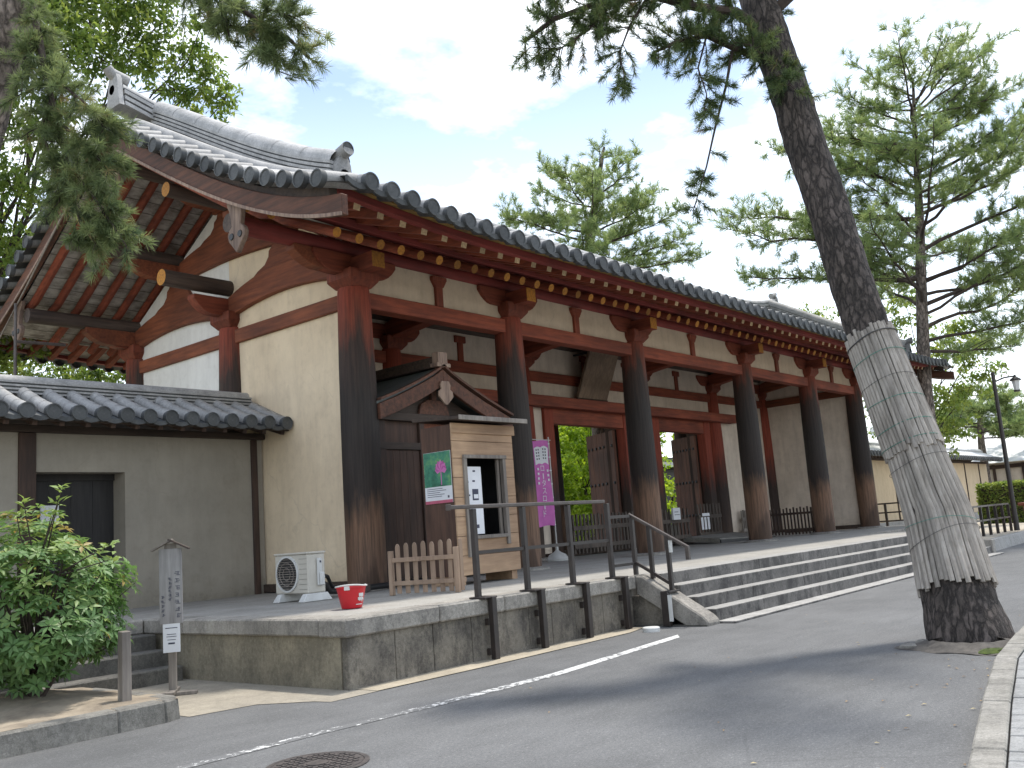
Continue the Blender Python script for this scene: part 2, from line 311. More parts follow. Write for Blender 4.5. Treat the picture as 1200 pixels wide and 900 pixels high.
def slat_mat():
    M, t, b = mat('weathered_wrap_slats')
    n = noise(t, 6, 6, 0.7, (3, 3, 0.3)); n2 = noise(t, 1.1, 4, 0.6)
    c = ramp(t, n, [(0.28, (0.175, 0.155, 0.132)), (0.42, (0.275, 0.247, 0.215)), (0.66, (0.375, 0.343, 0.305))])
    c = mixc(t, 1.0, c, ramp(t, n2, [(0.35, (0.75, 0.74, 0.73)), (0.6, (1.05, 1.05, 1.05))]), 'MULTIPLY')
    a = N(t, 'ShaderNodeAttribute', attribute_name='tint'); 
    v = N(t, 'ShaderNodeMapRange'); v.inputs['To Min'].default_value = 0.72; v.inputs['To Max'].default_value = 1.18; t.links.new(a.outputs['Fac'], v.inputs['Value'])
    h = N(t, 'ShaderNodeHueSaturation'); t.links.new(v.outputs[0], h.inputs['Value']); t.links.new(c, h.inputs['Color'])
    t.links.new(h.outputs[0], b.inputs['Base Color']); b.inputs['Roughness'].default_value = 0.85
    bump(t, b, n, 0.4, 0.01); return M
MT['slat'] = slat_mat()
def bark_mat(name, base, dark, sc=15.0, zst=0.33):
    M, t, b = mat(name)
    c0 = N(t, 'ShaderNodeTexCoord'); mp = N(t, 'ShaderNodeMapping'); mp.inputs['Scale'].default_value = (1, 1, zst); t.links.new(c0.outputs['Object'], mp.inputs[0])
    wn = N(t, 'ShaderNodeTexNoise'); wn.inputs['Scale'].default_value = 7; wn.inputs['Detail'].default_value = 6; wn.inputs['Roughness'].default_value = 0.65; t.links.new(mp.outputs[0], wn.inputs['Vector'])
    ad = N(t, 'ShaderNodeMix', data_type='VECTOR'); ad.inputs['Factor'].default_value = 0.16
    t.links.new(mp.outputs[0], ad.inputs['A']); t.links.new(wn.outputs['Color'], ad.inputs['B'])
    v = N(t, 'ShaderNodeTexVoronoi', feature='DISTANCE_TO_EDGE'); v.inputs['Scale'].default_value = sc; t.links.new(ad.outputs['Result'], v.inputs['Vector'])
    v2 = N(t, 'ShaderNodeTexVoronoi', feature='F1'); v2.inputs['Scale'].default_value = sc; t.links.new(ad.outputs['Result'], v2.inputs['Vector'])
    n = noise(t, 26, 6, 0.75, (1, 1, 0.5)); n3 = noise(t, 3, 5, 0.7)
    h = mth(t, 'ADD', mth(t, 'MINIMUM', v.outputs['Distance'], 0.16), mth(t, 'MULTIPLY', n, 0.16))
    c = ramp(t, v.outputs['Distance'], [(0.0, tuple(x*0.62 for x in dark)), (0.05, dark), (0.20, base)])
    sp = N(t, 'ShaderNodeSeparateColor'); t.links.new(v2.outputs['Color'], sp.inputs[0])
    c = mixc(t, 1.0, c, ramp(t, sp.outputs[0], [(0.0, (0.62, 0.60, 0.58)), (1.0, (1.25, 1.22, 1.2))]), 'MULTIPLY')
    c = mixc(t, 1.0, c, ramp(t, n, [(0.32, (0.5, 0.5, 0.5)), (0.66, (1.35, 1.32, 1.3))]), 'MULTIPLY')
    c = mixc(t, 1.0, c, ramp(t, n3, [(0.35, (0.7, 0.7, 0.7)), (0.62, (1.12, 1.1, 1.1))]), 'MULTIPLY')
    t.links.new(c, b.inputs['Base Color']); b.inputs['Roughness'].default_value = 0.95
    bump(t, b, h, 1.0, 0.07); return M
MT['bark'] = bark_mat('pine_bark', (0.098, 0.085, 0.077), (0.050, 0.043, 0.039))
MT['bark_grey'] = bark_mat('grey_bark', (0.24, 0.21, 0.185), (0.13, 0.112, 0.098), 11)
MT['twig'] = simple('twig_bark', (0.070, 0.052, 0.042), (0.035, 0.026, 0.022), 6, 0.95)
MT['twig_pale'] = simple('pale_twig_bark', (0.16, 0.12, 0.085), (0.09, 0.065, 0.05), 6, 0.95)
MT['moss'] = simple('moss', (0.07, 0.10, 0.015), (0.035, 0.05, 0.01), 12, 0.95, bstr=0.6)
def leaf_mat(name, stops, trans=0.35, rough=0.55):
    M, t, b = mat(name)
    a = N(t, 'ShaderNodeAttribute', attribute_name='tint')
    c = ramp(t, a.outputs['Fac'], stops)
    t.links.new(c, b.inputs['Base Color']); b.inputs['Roughness'].default_value = rough
    tr = N(t, 'ShaderNodeBsdfTranslucent')
    h = N(t, 'ShaderNodeHueSaturation'); h.inputs['Value'].default_value = 1.25; h.inputs['Saturation'].default_value = 1.1; h.inputs['Hue'].default_value = 0.485
    t.links.new(c, h.inputs['Color']); t.links.new(h.outputs[0], tr.inputs['Color'])
    mx = N(t, 'ShaderNodeMixShader'); mx.inputs[0].default_value = trans
    t.links.new(b.outputs[0], mx.inputs[1]); t.links.new(tr.outputs[0], mx.inputs[2])
    t.links.new(mx.outputs[0], t.nodes['Material Output'].inputs['Surface']); return M
MT['needle'] = leaf_mat('pine_needles', [(0.0, (0.045, 0.080, 0.040)), (0.5, (0.100, 0.150, 0.055)), (0.93, (0.19, 0.235, 0.085)), (1.0, (0.26, 0.19, 0.09))], 0.4)
MT['needle_olive'] = leaf_mat('olive_pine_needles', [(0.0, (0.070, 0.110, 0.055)), (0.5, (0.150, 0.200, 0.085)), (0.93, (0.27, 0.32, 0.14)), (1.0, (0.33, 0.27, 0.13))], 0.5)
MT['needle_far'] = leaf_mat('far_pine_needles', [(0.0, (0.105, 0.170, 0.080)), (0.5, (0.210, 0.285, 0.110)), (1.0, (0.35, 0.41, 0.17))], 0.55)
MT['leaf'] = leaf_mat('broad_leaves', [(0.0, (0.070, 0.130, 0.032)), (0.5, (0.155, 0.235, 0.055)), (1.0, (0.29, 0.35, 0.09))], 0.55)
MT['leaf_bush'] = leaf_mat('shrub_leaves', [(0.0, (0.070, 0.150, 0.048)), (0.6, (0.145, 0.260, 0.085)), (0.92, (0.26, 0.35, 0.10)), (1.0, (0.34, 0.26, 0.08))], 0.35, 0.5)
MT['leaf_maple'] = leaf_mat('maple_leaves', [(0.0, (0.10, 0.18, 0.02)), (0.5, (0.20, 0.33, 0.035)), (1.0, (0.34, 0.46, 0.07))], 0.55)
MT['litter'] = leaf_mat('fallen_leaves', [(0.0, (0.16, 0.09, 0.035)), (0.6, (0.32, 0.20, 0.07)), (1.0, (0.50, 0.42, 0.22))], 0.1)

# ------------------------------------------------------------------ object helpers
def thing(name, label, cat, loc=(0, 0, 0), group=None):
    o = bpy.data.objects.new(name, None); COL.objects.link(o); o.location = loc
    o.empty_display_size = 0.2
    o['label'] = label; o['category'] = cat
    if group: o['group'] = group
    return o
def tag(o, label, cat, group=None, kind=None):
    o['label'] = label; o['category'] = cat
    if group: o['group'] = group
    if kind: o['kind'] = kind
    return o
def root_off(p):
    v = Vector((0, 0, 0))
    while p is not None:
        v += p.location; p = p.parent
    return v
class MB:
    def __init__(s): s.v = []; s.f = []; s.mi = []; s.n = 0; s.tint = []
    def add(s, vs, fs, mi=0, tint=None):
        vs = [tuple(map(float, v)) for v in vs]
        b = s.n; s.v += vs; s.n += len(vs)
        for f in fs: s.f.append(tuple(i+b for i in f)); s.mi.append(mi)
        if tint is not None: s.tint += [tint]*len(vs)
        return s
    def box(s, x0, x1, y0, y1, z0, z1, mi=0, tint=None):
        v = [(x0, y0, z0), (x1, y0, z0), (x1, y1, z0), (x0, y1, z0), (x0, y0, z1), (x1, y0, z1), (x1, y1, z1), (x0, y1, z1)]
        return s.add(v, [(0, 3, 2, 1), (4, 5, 6, 7), (0, 1, 5, 4), (1, 2, 6, 5), (2, 3, 7, 6), (3, 0, 4, 7)], mi, tint)
    def hexa(s, bot, top, mi=0, tint=None):
        return s.add(list(bot)+list(top), [(0, 3, 2, 1), (4, 5, 6, 7), (0, 1, 5, 4), (1, 2, 6, 5), (2, 3, 7, 6), (3, 0, 4, 7)], mi, tint)
    def bar(s, a, b, w, h, up=(0, 0, 1), mi=0, tint=None):
        a = np.array(a, float); b = np.array(b, float); d = (b-a)/np.linalg.norm(b-a)
        r = np.cross(d, up); r = r/np.linalg.norm(r); u = np.cross(r, d)
        q = [(-w/2, -h/2), (w/2, -h/2), (w/2, h/2), (-w/2, h/2)]
        A = [a+r*x+u*y for x, y in q]; B = [b+r*x+u*y for x, y in q]
        return s.add(A+B, [(0, 1, 2, 3), (7, 6, 5, 4), (0, 4, 5, 1), (1, 5, 6, 2), (2, 6, 7, 3), (3, 7, 4, 0)], mi, tint)
    def tube(s, pts, rad, n=8, mi=0, cap=True, capmi=None, tint=None, arc=None, up=(0, 0, 1)):
        pts = [np.array(p, float) for p in pts]; k = len(pts)
        if not hasattr(rad, '__len__'): rad = [rad]*k
        vs = []; full = arc is None
        m_ = n if full else n+1
        rr = None
        for i, p in enumerate(pts):
            d = pts[min(i+1, k-1)]-pts[max(i-1, 0)]; d = d/(np.linalg.norm(d)+1e-12)
            if rr is None or not full:
                ref = np.array(up, float)
                if abs(d@ref) > 0.95: ref = np.array((1.0, 0, 0))
                rr = np.cross(d, ref)
            rr = rr-d*(rr@d); rr = rr/np.linalg.norm(rr); uu = np.cross(rr, d)
            for j in range(m_):
                a = 2*math.pi*j/n if full else arc[0]+(arc[1]-arc[0])*j/n
                vs.append(p+(rr*math.cos(a)+uu*math.sin(a))*rad[i])
        fs = []
        for i in range(k-1):
            for j in range(n):
                j2 = (j+1) % m_ if full else j+1
                fs.append((i*m_+j, (i+1)*m_+j, (i+1)*m_+j2, i*m_+j2))
        s.add(vs, fs, mi, tint)
        if cap and full:
            b = s.n-len(vs)
            s.f.append(tuple(b+j for j in range(n))); s.mi.append(capmi if capmi is not None else mi)
            s.f.append(tuple(b+(k-1)*n+j for j in range(n-1, -1, -1))); s.mi.append(capmi if capmi is not None else mi)
        return s
    def lathe(s, prof, c=(0, 0, 0), n=20, mi=0, axis='z', cap=True):
        vs = []
        for r, h in prof:
            for j in range(n):
                a = 2*math.pi*j/n; x, y = r*math.cos(a), r*math.sin(a)
                p = {'z': (x, y, h), 'x': (h, x, y), 'y': (x, h, y)}[axis]
                vs.append((c[0]+p[0], c[1]+p[1], c[2]+p[2]))
        fs = [(i*n+j, i*n+(j+1) % n, (i+1)*n+(j+1) % n, (i+1)*n+j) for i in range(len(prof)-1) for j in range(n)]
        if cap: fs += [tuple(range(n-1, -1, -1)), tuple((len(prof)-1)*n+j for j in range(n))]
        return s.add(vs, fs, mi)
    def prism(s, poly, axis, t0, t1, mi=0):
        """poly in the two other axes (x: (y,z); y: (x,z); z: (x,y)), extruded along axis"""
        def P(a, b, t): return {'x': (t, a, b), 'y': (a, t, b), 'z': (a, b, t)}[axis]
        n = len(poly)
        vs = [P(a, b, t0) for a, b in poly]+[P(a, b, t1) for a, b in poly]
        fs = [tuple(range(n-1, -1, -1)), tuple(range(n, 2*n))]+[(i, (i+1) % n, n+(i+1) % n, n+i) for i in range(n)]
        return s.add(vs, fs, mi)
    def strip(s, top, bot, axis, t0, t1, mi=0):
        """band between two curves (lists of 2d points of equal length), extruded: quads only, good for curved beams"""
        def P(a, b, t): return {'x': (t, a, b), 'y': (a, t, b), 'z': (a, b, t)}[axis]
        n = len(top); vs = []
        for t in (t0, t1):
            vs += [P(*p, t) for p in bot]+[P(*p, t) for p in top]
        o = 2*n; fs = []
        for i in range(n-1):
            fs += [(i, i+1, n+i+1, n+i), (o+i, o+n+i, o+n+i+1, o+i+1), (i, o+i, o+i+1, i+1), (n+i, n+i+1, o+n+i+1, o+n+i)]
        fs += [(0, n, o+n, o), (n-1, o+n-1, o+2*n-1, 2*n-1)]
        return s.add(vs, fs, mi)
    def grid(s, rows, mi=0, flip=False):
        n, m_ = len(rows), len(rows[0]); vs = [p for r in rows for p in r]
        fs = []
        for i in range(n-1):
            for j in range(m_-1):
                f = (i*m_+j, i*m_+j+1, (i+1)*m_+j+1, (i+1)*m_+j); fs.append(f[::-1] if flip else f)
        return s.add(vs, fs, mi)
    def build(s, name, mats, parent=None, smooth=False, bevel=0.0, local=False, fixn=True):
        if not isinstance(mats, (list, tuple)): mats = [mats]
        me = bpy.data.meshes.new(name)
        off = Vector((0, 0, 0)) if local else root_off(parent)
        me.from_pydata([(x-off.x, y-off.y, z-off.z) for x, y, z in s.v], [], s.f)
        for q in mats: me.materials.append(MT[q] if isinstance(q, str) else q)
        me.polygons.foreach_set('material_index', s.mi)
        if s.tint:
            at_ = me.attributes.new('tint', 'FLOAT', 'POINT'); at_.data.foreach_set('value', s.tint)
        me.update()
        if fixn:
            import bmesh
            bm = bmesh.new(); bm.from_mesh(me); bmesh.ops.recalc_face_normals(bm, faces=bm.faces); bm.to_mesh(me); bm.free()
        if smooth:
            me.polygons.foreach_set('use_smooth', [True]*len(me.polygons))
            try: me.set_sharp_from_angle(angle=R(38))
            except Exception: pass
        o = bpy.data.objects.new(name, me); COL.objects.link(o)
        if parent: o.parent = parent
        if bevel:
            bv = o.modifiers.new('bevel', 'BEVEL'); bv.width = bevel; bv.segments = 1; bv.limit_method = 'ANGLE'; bv.angle_limit = R(40)
        return o
def struct(name, mb, m_, smooth=False, bevel=0.0, label=None):
    o = mb.build(name, m_, None, smooth, bevel); o['kind'] = 'structure'
    if label: o['label'] = label
    return o
def inst(src, loc, parent=None, name=None):
    c = src.copy(); COL.objects.link(c); c.location = loc
    if parent is not None: c.parent = parent
    return c
def copy_tree(o, parent=None):
    c = o.copy(); COL.objects.link(c)
    if parent is not None: c.parent = parent
    for ch in list(o.children): copy_tree(ch, c)
    return c
def raw_mesh(name, verts, faces, m_, tint=None, parent=None, smooth=False):
    """fast mesh from numpy: verts (n,3), faces (k,3) or (k,4)"""
    off = root_off(parent); verts = verts-np.array(off)
    me = bpy.data.meshes.new(name); k, c = faces.shape
    me.vertices.add(len(verts)); me.vertices.foreach_set('co', verts.astype(np.float32).ravel())
    me.loops.add(k*c); me.loops.foreach_set('vertex_index', faces.astype(np.int32).ravel())
    me.polygons.add(k); me.polygons.foreach_set('loop_start', np.arange(0, k*c, c, dtype=np.int32))
    me.polygons.foreach_set('loop_total', np.full(k, c, dtype=np.int32))
    me.materials.append(MT[m_])
    if tint is not None:
        a = me.attributes.new('tint', 'FLOAT', 'POINT'); a.data.foreach_set('value', tint.astype(np.float32))
    me.update(calc_edges=True)
    o = bpy.data.objects.new(name, me); COL.objects.link(o)
    if parent: o.parent = parent
    return o
def text_mb(mb, s, origin, right, up, size, mi=0, font_spacing=1.0):
    """flat lettering as real mesh faces; origin = centre of the glyph"""
    cu = bpy.data.curves.new('t', 'FONT'); cu.body = s; cu.size = size; cu.align_x = 'CENTER'; cu.align_y = 'CENTER'
    ob = bpy.data.objects.new('t', cu); COL.objects.link(ob)
    dg = bpy.context.evaluated_depsgraph_get(); me = bpy.data.meshes.new_from_object(ob.evaluated_get(dg))
    o, r_, u_ = (np.array(q, float) for q in (origin, right, up))
    vs = [o+r_*v.co.x+u_*v.co.y for v in me.vertices]
    if vs: mb.add(vs, [tuple(p.vertices) for p in me.polygons], mi)
    bpy.data.objects.remove(ob, do_unlink=True); bpy.data.meshes.remove(me); bpy.data.curves.remove(cu)

# ================================================================== SETTING
def sheet(poly, z):
    b = MB(); b.add([(x, y, z) for x, y in poly], [tuple(range(len(poly)))]); return b
struct('ground', sheet([(-900, -900), (1500, -900), (1500, 900), (-900, 900)], -0.83), 'ground')
KR = [(-9.5, -11.95), (-5.23, -11.09), (-3.82, -10.80), (-1.79, -10.41), (-0.1, -10.22), (2.5, -9.95), (14, -9.2), (70, -7.5)]
struct('road', sheet([(-60, -24)]+[(-9.5, -24)]+KR+[(70, -3.0), (16, -4.6), (-3, -4.3), (-5, -3.2), (-60, -2.6)], -0.80), 'asphalt')
apr = [(-6.02, -4.2), (-5.34, -4.33), (-5.02, -4.84), (-4.98, -5.06), (-4.35, -5.06), (-4.35, -0.5), (-9.0, -0.5), (-9.0, -2.4), (-6.02, -2.4)]
struct('concrete_apron', sheet(apr, -0.795), 'apron')
struct('gutter_strip', sheet([(-4.36, -5.06), (-2.26, -5.12), (0.45, -5.09), (1.0, -4.95), (1.0, -4.6), (-4.36, -4.6)], -0.791), 'gutter')
struct('road_marking', sheet([(-8.6, -6.10), (-6.2, -6.13), (-4.8, -6.22), (-2.95, -6.27), (0.28, -5.95), (0.02, -6.13), (-2.95, -6.42), (-4.8, -6.36), (-6.2, -6.26), (-8.6, -6.22)], -0.796), 'paint')
# pavement on the right with kerb blocks
kb = MB()
for i in range(len(KR)-1):
    a, b = np.array(KR[i]), np.array(KR[i+1]); L = np.linalg.norm(b-a); d = (b-a)/L; nrm = np.array((d[1], -d[0]))
    k = max(1, int(L/0.62)) if i < 5 else int(L/2.5)
    for j in range(k):
        p, q = a+d*(L*j/k+0.004), a+d*(L*(j+1)/k-0.004)
        hgt = -0.685+random.uniform(-0.006, 0.006); w = 0.20
        p2, q2 = p+nrm*w, q+nrm*w
        kb.hexa([(*p, -0.83), (*q, -0.83), (*q2, -0.83), (*p2, -0.83)], [(*(p+nrm*0.02), hgt), (*(q+nrm*0.02), hgt), (*q2, hgt), (*p2, hgt)])
struct('kerb', kb, 'kerb', bevel=0.012)
pv = MB(); off = 0.205
for i in range(4):
    a, b = np.array(KR[i]), np.array(KR[i+1]); L = np.linalg.norm(b-a); d = (b-a)/L; nrm = np.array((d[1], -d[0]))
    k = max(1, round(L/0.21))
    for j in range(k):
        for r_ in range(9):
            sh = 0.5 if r_ % 2 else 0
            p = a+d*(L*(j)/k+0.006)+nrm*(off+0.11*r_+0.006); q = a+d*(L*(j+1)/k-0.006)+nrm*(off+0.11*r_+0.006)
            p2, q2 = p+nrm*0.098, q+nrm*0.098; z = -0.70+random.uniform(-.003, .003)
            pv.hexa([(*p, -0.8), (*q, -0.8), (*q2, -0.8), (*p2, -0.8)], [(*p, z), (*q, z), (*q2, z), (*p2, z)])
struct('pavement', pv, 'pave', bevel=0.005)
struct('pavement_bedding', sheet([(x+0.05, y-0.205) for x, y in KR]+[(70, -40), (-9.5, -40)], -0.715), 'kerb')
# planting bed on the left
bd = MB()
bedK = [(-16, -4.33), (-7.8, -4.26), (-6.75, -4.25), (-6.28, -4.24), (-6.10, -4.18), (-6.02, -4.02), (-6.0, -3.4), (-6.0, -2.35)]
for i in range(len(bedK)-1):
    a, b = np.array(bedK[i]), np.array(bedK[i+1]); d = (b-a)/np.linalg.norm(b-a); nrm = np.array((-d[1], d[0]))
    c1 = nrm*0.20
    def nr(k):
        dd = np.array(bedK[min(k+1, len(bedK)-1)])-np.array(bedK[max(k-1, 0)]); dd = dd/np.linalg.norm(dd); return np.array((-dd[1], dd[0]))*0.20
    p2, q2 = a+nr(i), b+nr(i+1)
    bd.hexa([(*a, -0.83), (*b, -0.83), (*q2, -0.83), (*p2, -0.83)], [(*(a+nr(i)*0.12), -0.60), (*(b+nr(i+1)*0.12), -0.60), (*q2, -0.595), (*p2, -0.595)])
struct('bed_kerb', bd, 'kerb', bevel=0.02)
rows = []
for x in np.linspace(-16, -6.10, 40):
    rows.append([(x, y, -0.600+0.05*math.sin(x*2.1+y)*min(1, max(0, y+4.0)/0.7)*min(1, max(0, -6.2-x)/0.5)+0.10*max(0, (y+3.9))*0.35*min(1, max(0, (-6.1-x)/0.5))+random.uniform(-.008, .008)) for y in np.linspace(-4.17, -2.2, 12)])
struct('bed_soil', MB().grid(rows), 'soil', smooth=True)
# right-hand forecourt, slightly higher than the road, and its long low kerb
fk = MB().add([(17.72, -4.95, -0.57), (70, -2.95, -0.50), (70, 2.6, -0.40), (17.72, 2.6, -0.40)], [(0, 1, 2, 3)])
struct('gravel_forecourt', fk, 'gravel')
lk = MB().hexa([(17.6, -5.65, -0.83), (70, -3.4, -0.83), (70, -2.9, -0.83), (17.6, -4.9, -0.83)], [(17.6, -5.58, -0.46), (70, -3.33, -0.40), (70, -2.9, -0.46), (17.6, -4.9, -0.56)])
struct('forecourt_kerb', lk, 'stone_step', bevel=0.02)

# ================================================================== STONE PLATFORM
PL = thing('stone_platform', 'stained granite platform with wide worn steps under the temple gate', 'platform', (-4.5, -4.7, -0.8))
b = MB(); b.box(-4.40, 17.55, -4.62, 9.6, -0.8, -0.055); b.box(17.552, 26.6, -2.3, 9.6, -0.8, -0.055); b.box(-9.2, -4.41, -0.55, 2.9, -0.8, -0.055)
b.build('paving', 'concrete', PL)
xs_ = [-4.5]
while xs_[-1] < 1.1:
    xs_.append(min(1.2, xs_[-1]+random.uniform(1.15, 1.75)))
    if 1.2-xs_[-1] < 0.6: xs_[-1] = 1.2
for a, c in zip(xs_[:-1], xs_[1:]):
    MB().box(a+0.004, c-0.004, -4.76, -4.28, -0.245, -0.05).build('cap_stone', 'stone', PL, bevel=0.018)
ys_ = [-4.28, -2.9, -1.55, -0.56]
for a, c in zip(ys_[:-1], ys_[1:]):
    MB().box(-4.5, -4.08, a+0.004, c-0.004, -0.235, -0.048).build('cap_stone', 'stone', PL, bevel=0.018)
MB().box(-9.2, -4.51, -0.62, -0.2, -0.235, -0.048).build('cap_stone', 'stone', PL, bevel=0.018)
x = -4.44
while x < 1.12:
    w = min(random.uniform(0.42, 0.72), 1.15-x)
    MB().box(x+0.004, x+w-0.004, -4.70, -4.60, -0.83, -0.247).build('wall_panel', 'stone_panel', PL, bevel=0.006); x += w
MB().box(-4.445, -4.36, -4.59, -0.6, -0.83, -0.238).build('wall_panel', 'render_coat', PL)
# the wide front steps
nos = [(-4.98, -0.05, -0.23), (-5.30, -0.23, -0.41), (-5.58, -0.41, -0.59), (-5.86, -0.59, -0.77), (-6.16, -0.765, -0.83)]
prev = -4.6
for k, (y, zt, zb) in enumerate(nos):
    st = MB(); x = 1.58
    while x < 17.4:
        w = min(random.uniform(1.3, 2.6), 17.5-x)
        st.box(x+0.003, x+w-0.003, y, prev+0.06, zb-0.06, zt, 0)
        x += w
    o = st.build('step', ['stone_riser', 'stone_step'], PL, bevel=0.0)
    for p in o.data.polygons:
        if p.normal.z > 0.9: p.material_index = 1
    bv = o.modifiers.new('bevel', 'BEVEL'); bv.width = 0.014; bv.segments = 2
    prev = y
b = MB()
for (y0, y1) in ((-4.62, -4.6),): b.box(1.2, 17.5, -5.9, y1, -0.83, -0.78)
b.build('step_bedding', 'stone_dark', PL)
# sloping cheek stone beside the steps
pol = [(-4.74, -0.05), (-4.86, -0.06), (-5.84, -0.66), (-5.92, -0.74), (-5.92, -0.83), (-5.60, -0.83), (-4.74, -0.33)]
MB().prism(pol, 'x', 1.21, 1.575).build('cheek_stone', 'stone', PL, bevel=0.02)
MB().box(1.26, 1.5, -5.18, -4.6, -0.83, -0.36).build('cheek_base', 'stone_panel', PL)
MB().box(17.5, 17.8, -5.9, -4.9, -0.83, -0.40).build('cheek_stone', 'stone', PL, bevel=0.02)
MB().box(17.56, 26.6, -2.45, -2.302, -0.8, -0.05).build('cap_stone', 'stone', PL, bevel=0.02)
MB().box(17.56, 17.70, -4.7, -2.46, -0.8, -0.052).build('cap_stone', 'stone', PL, bevel=0.02)
# narrow side steps up to the service door
for k in range(4):
    zt = -0.235-0.19*k
    MB().box(-9.2, -4.51+(0.0 if k < 3 else 0.12), -0.62-0.32*(k+1), -0.62-0.32*k+0.04, -0.83, zt).build('side_step', 'stone_dark', PL, bevel=0.015)

# ================================================================== TEMPLE GATE
GX = [0, 4.37, 9.35, 15.55, 20.53, 24.9]
DY = 3.81
GATE = thing('temple_gate', 'large red timbered temple gate with white plaster bays and grey tiled roof', 'gate', (0, 0, 0))
QF = np.polyfit([-2.95, -1.24, 0, 1.9, 3.81], [5.74, 6.30, 6.94, 7.98, 9.08], 3)
def xe(x): return min(x, 24.9-x)
def wend(x): return max(0.0, (1.6-xe(x))/4.3)**2
def S(q, x=10.0):
    z = float(np.polyval(QF, q)) + 0.24*wend(x)*(1-(q+2.95)/6.76*0.6)
    e = xe(x)
    if e < -2.2: z -= 0.15*((-2.2-e)/0.65)**1.6
    return z
def qy(q, back): return q if not back else 2*DY-q
# columns ------------------------------------------------------------
def column_mesh():
    prof = [(0.345, 0.0), (0.350, 0.5), (0.349, 1.6), (0.342, 2.8), (0.328, 3.9), (0.308, 4.8), (0.298, 5.26), (0.285, 5.35)]
    return MB().lathe(prof, n=28)
col0 = column_mesh().build('column', 'column', GATE, smooth=True)
bs0 = MB().lathe([(0.52, -0.06), (0.50, -0.02), (0.40, 0.015)], n=24).build('base_stone', 'stone', GATE, smooth=True)
first = True
for x in GX:
    for y in (0, DY, 2*DY):
        if first: first = False; continue
        c_ = inst(col0, (x, y, 0), GATE)
        if y == DY and x > 0: c_.material_slots[0].link = 'OBJECT'; c_.material_slots[0].material = MT['column_mid']
        inst(bs0, (x, y, 0), GATE)
# column line beams --------------------------------------------------
for y in (0, 2*DY):
    for a, c in zip(GX[:-1], GX[1:]):
        MB().box(a+0.1, c-0.1, y-0.15, y+0.15, 5.0, 5.30).build('head_beam', 'red_x', GATE, bevel=0.012)
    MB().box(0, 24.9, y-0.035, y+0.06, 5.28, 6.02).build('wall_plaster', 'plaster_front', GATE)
    for a, c in zip(GX[:-1], GX[1:]):
        mx_ = (a+c)/2
        MB().box(mx_-0.10, mx_+0.10, y-0.10, y+0.10, 5.295, 5.72).strip([(mx_-0.2, 5.93), (mx_+0.2, 5.93)], [(mx_-0.2, 5.85), (mx_+0.2, 5.85)], 'y', y-0.13, y+0.13).strip([(mx_-0.2, 5.855), (mx_+0.2, 5.855)], [(mx_-0.105, 5.71), (mx_+0.105, 5.71)], 'y', y-0.12, y+0.12).build('bay_strut', 'red_z', GATE, bevel=0.01)
def bracket_meshes():
    d = MB()
    d.hexa([(-0.23, -0.23, 5.345), (0.23, -0.23, 5.345), (0.23, 0.23, 5.345), (-0.23, 0.23, 5.345)], [(-0.34, -0.34, 5.48), (0.34, -0.34, 5.48), (0.34, 0.34, 5.48), (-0.34, 0.34, 5.48)])
    d.box(-0.34, 0.34, -0.34, 0.34, 5.479, 5.66)
    n = 10; top = []; bot = []
    for i in range(n*2+1):
        u = -1+i/n; xx = 0.98*u; top.append((xx, 5.965))
        bot.append((xx, 5.60+0.27*max(0, (abs(u)-0.55)/0.45)**2.2))
    a = MB().strip(top, bot, 'y', -0.125, 0.125)
    return d, a
dm, am = bracket_meshes()
db0 = dm.build('bearing_block', 'red_z', GATE, bevel=0.012); ba0 = am.build('bracket_arm', 'red_x', GATE, bevel=0.01)
first = True
for x in GX:
    for y in (0, DY, 2*DY):
        if first: first = False; continue
        inst(db0, (x, y, 0), GATE); inst(ba0, (x, y, 0), GATE)
# nosing of the cross beam at each outer column (ochre end)
nz = MB().box(-0.15, 0.15, -0.72, -0.1, 5.60, 5.90); nz.mi = [0, 0, 1, 0, 0, 0]
nz0 = nz.build('beam_nosing', ['red_y', 'ochre'], GATE, bevel=0.008, fixn=False)
for x in GX[1:]: inst(nz0, (x, 0, 0), GATE)
for x in GX:
    c = inst(nz0, (x, 2*DY, 0), GATE); c.scale = (1, -1, 1)
# cross frames: rainbow beams, frog-leg struts -----------------------
def arc_pts(y0, y1, z0, rise, n=14, p=2.0):
    return [(y0+(y1-y0)*i/n, z0+rise*(1-abs(2*i/n-1)**p)) for i in range(n+1)]
def koryo(y0, y1, zb, zt, rb, rt, w):
    return MB().strip(arc_pts(y0, y1, zt, rt), arc_pts(y0, y1, zb, rb), 'x', -w, w)
def froglegs(yc, zb, zt, w):
    h = zt-zb
    half = [(0.95, 0.0), (0.80, 0.10), (0.55, 0.20), (0.42, 0.36), (0.40, 0.50), (0.30, 0.58), (0.26, 0.74), (0.46, 0.76), (0.50, 0.88), (0.50, 1.0)]
    top = [(yc-d, zb+h*f) for d, f in half]; r_ = [(yc+d, zb+h*f) for d, f in half]
    b = MB(); n = len(half); vs = []
    for t in (-w, w):
        vs += [(t, *p) for p in top]+[(t, *p) for p in r_]
    o = 2*n; fs = []
    for i in range(n-1):
        fs += [(i, i+1, n+i+1, n+i), (o+i, o+n+i, o+n+i+1, o+i+1), (i, o+i, o+i+1, i+1), (n+i, n+i+1, o+n+i+1, o+n+i)]
    fs += [(0, n, o+n, o), (n-1, o+n-1, o+2*n-1, 2*n-1)]
    return b.add(vs, fs)
src = []
for y0, y1 in ((0.1, DY-0.1), (DY+0.1, 2*DY-0.1)):
    src.append(koryo(y0, y1, 5.56, 5.98, 0.20, 0.32, 0.19).build('rainbow_beam', 'brown_y', GATE, bevel=0.012))
    src.append(froglegs((y0+y1)/2, 6.22, 7.08, 0.16).build('frog_leg_strut', 'brown_y', GATE, bevel=0.01))
